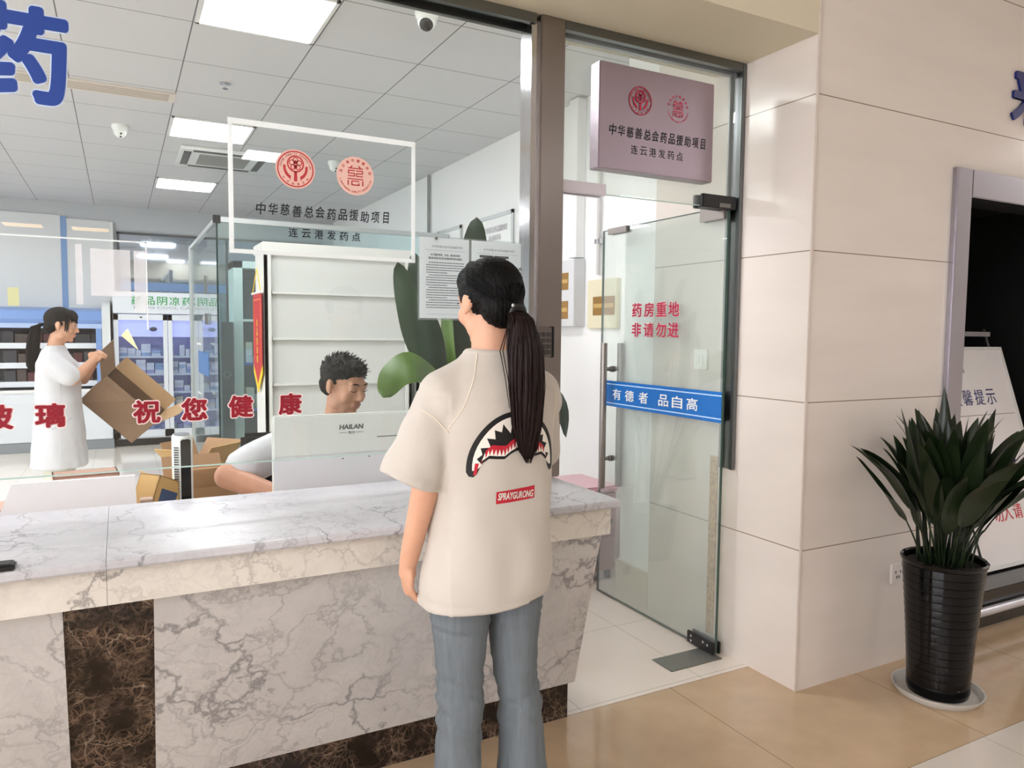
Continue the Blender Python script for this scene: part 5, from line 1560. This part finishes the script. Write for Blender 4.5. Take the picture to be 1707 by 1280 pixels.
    sub = bmesh.new(); sub.from_mesh(pm); bmesh.ops.subdivide_edges(sub, edges=sub.edges, cuts=3, use_grid_fill=True); bmesh.ops.smooth_vert(sub, verts=sub.verts, factor=.5, use_axis_x=True, use_axis_y=True, use_axis_z=True); sub.to_mesh(pm); sub.free()
    def pf(co, n_):
        a = math.atan2(co.y - knot.y + .04, co.x - knot.x)
        return .0028 * math.sin(a * 17 + 4 * noise.noise(V((a * 2, 0, co.z * 5)))) + .002 * noise.noise(V((co.x * 60, co.y * 60, co.z * 6)))
    displace(pm, pf)
    pony = put('ponytail', pm, M_HAIRR, root)
    paths = []
    for i in range(120):
        a = r.uniform(0, 2 * PI); rr_ = r.uniform(.75, 1.06)
        end = r.randint(4, 6)
        P = []
        for k in range(0, end + 1):
            x, y, z, rx, ry = core[k]
            w_ = .0035 * math.sin(k * 1.3 + i)
            P.append((x + rx * rr_ * math.cos(a) + w_, y + ry * rr_ * math.sin(a), z - r.uniform(0, .012) * (k == end)))
        paths.append(P)
    # a few loose strands
    for x0, x1 in ((-.05, -.040), (-.058, -.046)):
        paths.append([(knot.x - .02, knot.y - .01, knot.z - .02), (knot.x + x0, knot.y - .03, knot.z - .10), (knot.x + x0 * .9, knot.y - .05, knot.z - .17), (knot.x + x1, knot.y - .06, knot.z - .24)])
    hs = MB(); hair_strands(hs, paths, .0016, .0008, 4)
    put('hair_strands', hs.mesh('hs'), M_HAIRR, pony)
    tie = MB().lathe([(.012, -.006), (.0225, -.005), (.0245, 0), (.0225, .005), (.012, .006)], (0, 0, 0), 20)
    tm = tie.mesh('tie'); tm.transform(Matrix.Translation(knot + V((0, -.012, -.004))) @ V((0, -1, -.35)).to_track_quat('Z', 'Y').to_matrix().to_4x4()); put('hair_tie', tm, M_BLACK, root)
    put('hair_clip', MB().ell(knot + V((-.020, -.024, .012)), (.004, .003, .006), None, 2).mesh('clip'), M_CHROME, root)
    return root
build_customer()

# ================================================================== the man at the desk
def build_man():
    # figure coordinates: facing +Y; turned to face the counter with rz
    rz = math.radians(180 + 12)
    loc = V((.815, 3.24, 0))
    root_m = Matrix.Translation(loc) @ Matrix.Rotation(rz, 4, 'Z')
    T = Matrix.Translation((.020, .165, 1.228)) @ Matrix.Rotation(math.radians(18), 4, 'Z') @ Matrix.Rotation(math.radians(-14), 4, 'X') @ Matrix.Scale(1.05, 4)
    b = MB()
    head_shapes(b, T, True)
    b.cap((.015, .130, 1.17), (0, .075, 1.05), .060, .066)
    b.cap((-.13, .06, .995), (.13, .06, .995), .05, .05)
    b.loft([ring(0, cy_, z, rx, ry) for z, cy_, rx, ry in ((.44, -.02, .17, .13), (.55, -.02, .165, .12), (.70, .0, .165, .125), (.85, .03, .185, .125), (.97, .05, .185, .10), (1.04, .06, .12, .06))])
    # right arm: elbow out to the side, forearm forward to the keyboard; left arm likewise behind the screen
    b.chain([(.205, .06, .995), (.490, .110, .885), (.310, .330, .80)], [.058, .049, .033])
    hand_shapes(b, (.296, .335, .798), (-.35, 1, -.05), (0, 0, -1), (-1, -.3, 0), 1.0, .35)
    b.chain([(-.205, .06, .99), (-.330, .14, .85), (-.16, .345, .80)], [.056, .046, .033])
    hand_shapes(b, (-.157, .35, .798), (.3, 1, -.05), (0, 0, -1), (1, -.3, 0), 1.0, .35)
    for s in (-1, 1):
        b.chain([(s * .10, -.02, .50), (s * .13, .38, .50), (s * .13, .36, .09)], [.09, .065, .045])
        b.cap((s * .13, .34, .045), (s * .14, .50, .04), .042, .038)
    me = fuse(b, .0055, 3, 'man')
    me.materials.append(M_SKINM); me.materials.append(M_LIPM)
    paint_lips(me, T, 1)
    root = bpy.data.objects.new('person', me); COL.objects.link(root); root.location = loc; root.rotation_euler = (0, 0, rz)
    me.polygons.foreach_set('use_smooth', [True] * len(me.polygons))
    tag(root, 'man in a white short sleeved coat seated behind the white computer, looking down', 'person')
    eyes(root, T, closed=True)
    c = MB()
    c.loft([ring(0, cy_, z, rx, ry, 40) for z, cy_, rx, ry in ((.46, -.02, .19, .15), (.60, -.01, .185, .142), (.75, .01, .190, .145), (.88, .035, .205, .145), (.97, .05, .205, .125), (1.02, .058, .175, .105), (1.055, .062, .125, .085), (1.085, .072, .088, .078))])
    for s in (-1, 1):
        p0, p1 = V((s * .175, .055, .990)), V((s * (.420 if s > 0 else .30), .100 if s > 0 else .12, .915 if s > 0 else .890))
        c.chain([p0, p1], [.082, .076], 24)
    cm = fuse(c, .007, 6, 'coat')
    displace(cm, lambda co, n_: .006 * noise.noise(V((co.x * 10 + co.z * 6, co.y * 10, co.z * 9))) + .003 * noise.noise(V((co.x * 24, co.y * 24, co.z * 24))))
    put('coat', cm, M_COAT, root)
    col = MB()
    for s in (-1, 1):
        P = [(s * .088, .045, 1.075), (s * .082, .095, 1.085), (s * .045, .140, 1.065), (s * .012, .152, 1.03)]
        rows = [[V(p) + V((0, 0, .018 - .005 * i)), V(p) + V((s * .012, .006, .010)), V(p) + V((s * .018, .014, -.020))] for i, p in enumerate(P)]
        col.loft(rows, cap=False, closed=False)
    put('collar', col.mesh('collar'), M_COAT, root)
    tr = MB()
    for s in (-1, 1): tr.chain([(s * .10, -.04, .49), (s * .13, .37, .50), (s * .13, .36, .08)], [.105, .082, .068])
    put('trousers', fuse(tr, .009, 3, 'trousers'), M('dark_trousers', (50, 52, 60), .8), root)
    # short black hair
    h = MB()
    h.ell((0, -.020, .040), (.078, .093, .078)); h.ell((0, -.055, -.010), (.066, .050, .055)); h.ell((0, .030, .072), (.064, .052, .036))
    hm = fuse(h, .004, 3, 'hair')
    bm = bmesh.new(); bm.from_mesh(hm)
    dead = [f_ for f_ in bm.faces if (lambda c_: (c_.y > .02 and c_.z < .040 + .25 * (c_.y - .06)) or (c_.y > -.03 and c_.z < .004 and abs(c_.x) > .05))(f_.calc_center_median())]
    bmesh.ops.delete(bm, geom=dead, context='FACES'); bm.to_mesh(hm); bm.free()
    displace(hm, lambda co, n_: .003 * noise.noise(co * 70) + .0015)
    bvm = bvh_of(hm)
    hm2 = hm.copy()
    hm.transform(T); put('hair', hm, M_HAIR, root)
    sp = MB(); r = random.Random(8)
    hm2.update()
    vs = list(hm2.vertices)
    for i in range(520):
        v = r.choice(vs)
        if v.co.z < .01: continue
        d_ = (v.normal * .55 + V((r.uniform(-.25, .25), .40, .55 + r.uniform(-.2, .2)))).normalized()
        L_ = r.uniform(.010, .020) * (1 if v.co.z > .06 else .6)
        sp.tube([v.co - v.normal * .003, v.co + d_ * L_ * .6, v.co + d_ * L_ + V((0, .003, 0))], [.0018, .0013, .0004], 4)
    sm = sp.mesh('hair_strands'); sm.transform(T); put('hair_strands', sm, M_HAIR, root)
    return root
build_man()
ch = empty('office_chair', (.86, 3.30, 0), 'black office chair the seated man is sitting on', 'chair')
MB().box(.58, 1.06, 3.06, 3.46, .34, .385, .02).build('seat', M('black_mesh_fabric', (22, 22, 24), .8), ch, 40)
MB().box(.475, 1.14, 3.50, 3.54, .55, .985, .018).build('backrest', M('black_mesh_fabric2', (24, 24, 26), .8), ch, 40)
MB().cyl((.86, 3.31, .06), (.86, 3.31, .37), .03, 16).build('column', M_BLACK, ch, 50)
MB().tube([(.86, 3.46, .39), (.86, 3.56, .42), (.86, 3.55, .62)], .02, 10).build('back_support', M_BLACK, ch, 50)
for i in range(5):
    a = 2 * PI * i / 5
    MB().tube([(.86, 3.31, .09), (.86 + .26 * math.cos(a), 3.31 + .26 * math.sin(a), .065)], [.022, .014], 10).ell((.86 + .26 * math.cos(a), 3.31 + .26 * math.sin(a), .03), (.024, .024, .03), None, 2).build('caster_leg', M_BLACK, ch, 50)

# ================================================================== the nurse with the carton
def build_nurse():
    rz = math.radians(-90 - 4)
    loc = V((-.37, 5.83, 0))
    T = Matrix.Translation((0, .030, 1.475)) @ Matrix.Rotation(math.radians(-4), 4, 'Z') @ Matrix.Rotation(math.radians(-8), 4, 'X') @ Matrix.Scale(.98, 4)
    b = MB()
    head_shapes(b, T)
    b.cap((0, .01, 1.41), (0, -.02, 1.28), .047, .054)
    b.cap((-.09, -.015, 1.25), (.09, -.015, 1.25), .038, .038)
    b.loft([ring(0, cy_, z, rx, ry) for z, cy_, rx, ry in ((.75, 0, .15, .10), (.9, 0, .14, .10), (1.05, 0, .125, .095), (1.18, -.005, .125, .085), (1.25, -.015, .10, .05))])
    b.chain([(.142, -.012, 1.225), (.170, .110, 1.115), (.085, .205, 1.225)], [.038, .038, .027])
    hand_shapes(b, (.083, .208, 1.230), (-.45, .45, .55), (-.6, 0, -.5), (-.2, -.8, .5), .92, .9)
    b.chain([(-.142, -.012, 1.225), (-.150, .13, 1.10), (-.02, .215, 1.225)], [.038, .038, .027])
    hand_shapes(b, (-.018, .218, 1.230), (.35, .45, .60), (.6, 0, -.5), (.2, -.8, .5), .92, .9)
    for s in (-1, 1):
        b.chain([(s * .08, 0, .80), (s * .09, .01, .44), (s * .095, -.015, .09)], [.07, .045, .034])
        b.cap((s * .095, -.03, .045), (s * .10, .12, .035), .036, .032)
    me = fuse(b, .006, 3, 'nurse')
    me.materials.append(M_SKIN); me.materials.append(M_LIP)
    paint_lips(me, T, 1)
    root = bpy.data.objects.new('person', me); COL.objects.link(root); root.location = loc; root.rotation_euler = (0, 0, rz)
    me.polygons.foreach_set('use_smooth', [True] * len(me.polygons))
    tag(root, 'nurse in a white coat with a ponytail holding up a brown carton at the left', 'person')
    eyes(root, T)
    c = MB()
    c.loft([ring(0, cy_, z, rx, ry, 40) for z, cy_, rx, ry in ((.525, -.005, .215, .172), (.65, -.005, .200, .160), (.80, 0, .180, .148), (.92, 0, .165, .140), (1.03, .0, .155, .134), (1.14, -.002, .160, .130), (1.22, -.008, .165, .115), (1.275, -.014, .135, .090), (1.315, -.016, .090, .072), (1.34, -.014, .066, .060))])
    for s in (-1, 1):
        p1 = V((.172, .085, 1.145)) if s > 0 else V((-.158, .095, 1.135))
        c.chain([V((s * .140, -.012, 1.235)), p1], [.070, .068], 24)
    cm = fuse(c, .008, 5, 'coat')
    displace(cm, lambda co, n_: .010 * max(0, (1.0 - co.z)) * noise.noise(V((math.atan2(co.y, co.x) * 3.2, 0, co.z * 1.2))) + .006 * noise.noise(V((co.x * 9, co.y * 9, co.z * 8))) + .003 * noise.noise(co * 22))
    put('coat', cm, M_COAT, root)
    bv = bvh_of(cm)
    # pocket and side seam on the visible side
    pk2 = MB(); pts = []
    for i in range(12):
        hh = bv.ray_cast(V((.6, .09 - .01 * i * 1.0, .86 - .006 * i)), V((-1, 0, 0)))
        if hh[0]: pts.append(hh[0] + V((.001, 0, 0)))
    if len(pts) > 3: put('pocket', MB().tube(pts, .003, 6).mesh('pocket'), M('coat_pocket_seam', (206, 206, 212), .8), root)  # pocket edge drawn slightly darker than the coat
    pts = []
    for i in range(30):
        hh = bv.ray_cast(V((.6, .03, 1.10 - .019 * i)), V((-1, 0, 0)))
        if hh[0]: pts.append(hh[0] + V((.0005, 0, 0)))
    if len(pts) > 3: put('seam', MB().tube(pts, .002, 6).mesh('seam'), M('coat_seam', (214, 214, 218), .8), root)
    tr = MB()
    for s in (-1, 1): tr.loft([ring(s * x, -.004, z, r_, r_, 24) for z, x, r_ in ((.78, .082, .095), (.55, .088, .084), (.35, .092, .078), (.10, .096, .082), (.05, .096, .082))])
    put('trousers', fuse(tr, .008, 3, 'trousers'), M('pale_sage_trousers', (208, 208, 192), .8), root)
    for s in (-1, 1):
        put('shoe', fuse(MB().cap((s * .096, -.04, .04), (s * .102, .15, .036), .042, .038), .007, 2, 'shoe'), M('nurse_shoe', (230, 230, 228), .5), root)
    # hair
    h = MB()
    h.ell((0, -.014, .036), (.081, .098, .085)); h.ell((0, -.056, -.015), (.066, .050, .058)); h.ell((0, .046, .060), (.064, .046, .050))
    hm = fuse(h, .005, 3, 'hair')
    bm = bmesh.new(); bm.from_mesh(hm)
    dead = []
    for f_ in bm.faces:
        c_ = f_.calc_center_median()
        if (c_.y > .055 and c_.z < .045 and abs(c_.x) < .058) or (c_.y > -.02 and c_.z < -.002) or (c_.y > .02 and c_.z < .028): dead.append(f_)
    bmesh.ops.delete(bm, geom=dead, context='FACES'); bm.to_mesh(hm); bm.free()
    displace(hm, lambda co, n_: .0016 * math.sin(math.atan2(co.x, co.z + .03) * 60))
    hm.transform(T); put('hair', hm, M_HAIR, root)
    fr = MB(); r = random.Random(2)
    P = []
    for i in range(60):                                        # fringe and side locks
        x = r.uniform(-.060, .060)
        P.append([T @ V(q) for q in ((x * .8, .060, .098), (x, .090 - abs(x) * .35, .066), (x * 1.06, .094 - abs(x) * .5, .036 - r.uniform(0, .016)))])
    for s in (-1, 1):
        for i in range(14):
            y = r.uniform(.030, .056)
            P.append([T @ V(q) for q in ((s * .062, y, .070), (s * .073, y + .004, .02), (s * .069, y + .006, -.02 - r.uniform(0, .03)))])
    hair_strands(fr, P, .0030, .0012, 5)
    put('fringe', fr.mesh('fringe'), M_HAIR, root)
    kn = T @ V((0, -.112, -.010))
    core = [(kn.x, kn.y + .004, kn.z, .017, .017), (kn.x + .004, kn.y - .040, kn.z - .02, .028, .026), (kn.x + .008, kn.y - .052, kn.z - .10, .036, .034), (kn.x + .010, kn.y - .062, kn.z - .20, .032, .036), (kn.x + .012, kn.y - .066, kn.z - .28, .020, .030), (kn.x + .012, kn.y - .066, kn.z - .315, .008, .012)]
    pt = MB().loft([ring(x, y, z, rx, ry, 24) for x, y, z, rx, ry in core])
    pm = pt.mesh('ponytail'); pony = put('ponytail', pm, M_HAIR, root)
    P = []
    for i in range(70):
        a = r.uniform(0, 2 * PI); q = r.uniform(.8, 1.12); e_ = r.randint(4, 5)
        P.append([(x + rx * q * math.cos(a), y + ry * q * math.sin(a), z) for x, y, z, rx, ry in core[:e_ + 1]])
    hs = MB(); hair_strands(hs, P, .0026, .0010, 4); put('hair_strands', hs.mesh('hs'), M_HAIR, pony)
    put('hair_tie', MB().lathe([(.012, -.007), (.021, -.005), (.021, .005), (.012, .007)], kn + V((0, -.004, 0)), 16).mesh('tie'), M_BLACK, root)
    me_ = MB().ell(T @ V((.080, .004, -.036)), (.003, .003, .003), None, 2).mesh('earring'); put('earring', me_, M_CHROME, root)
    return root
build_nurse()
# the carton she holds, hanging tilted from her hands
ct_ = carton('cardboard_box', (-.055, 6.05, .835), 0.0, .45, .22, .24, 'long open carton hanging tilted from the nurse\'s hands', flaps=((0, 62), (0, 55), (0, 48), (0, 75)), ca=M('carton_brown', (142, 114, 90), .8, var=.05), cb=M('carton_tan', (196, 162, 122), .75, var=.05),
             rot=Matrix.Rotation(math.radians(45), 4, 'Y') @ Matrix.Rotation(math.radians(33), 4, 'X'))
# ------------------------------------------------------------------ tidy
bpy.data.objects.remove(_fo)
bpy.data.curves.remove(_fc)
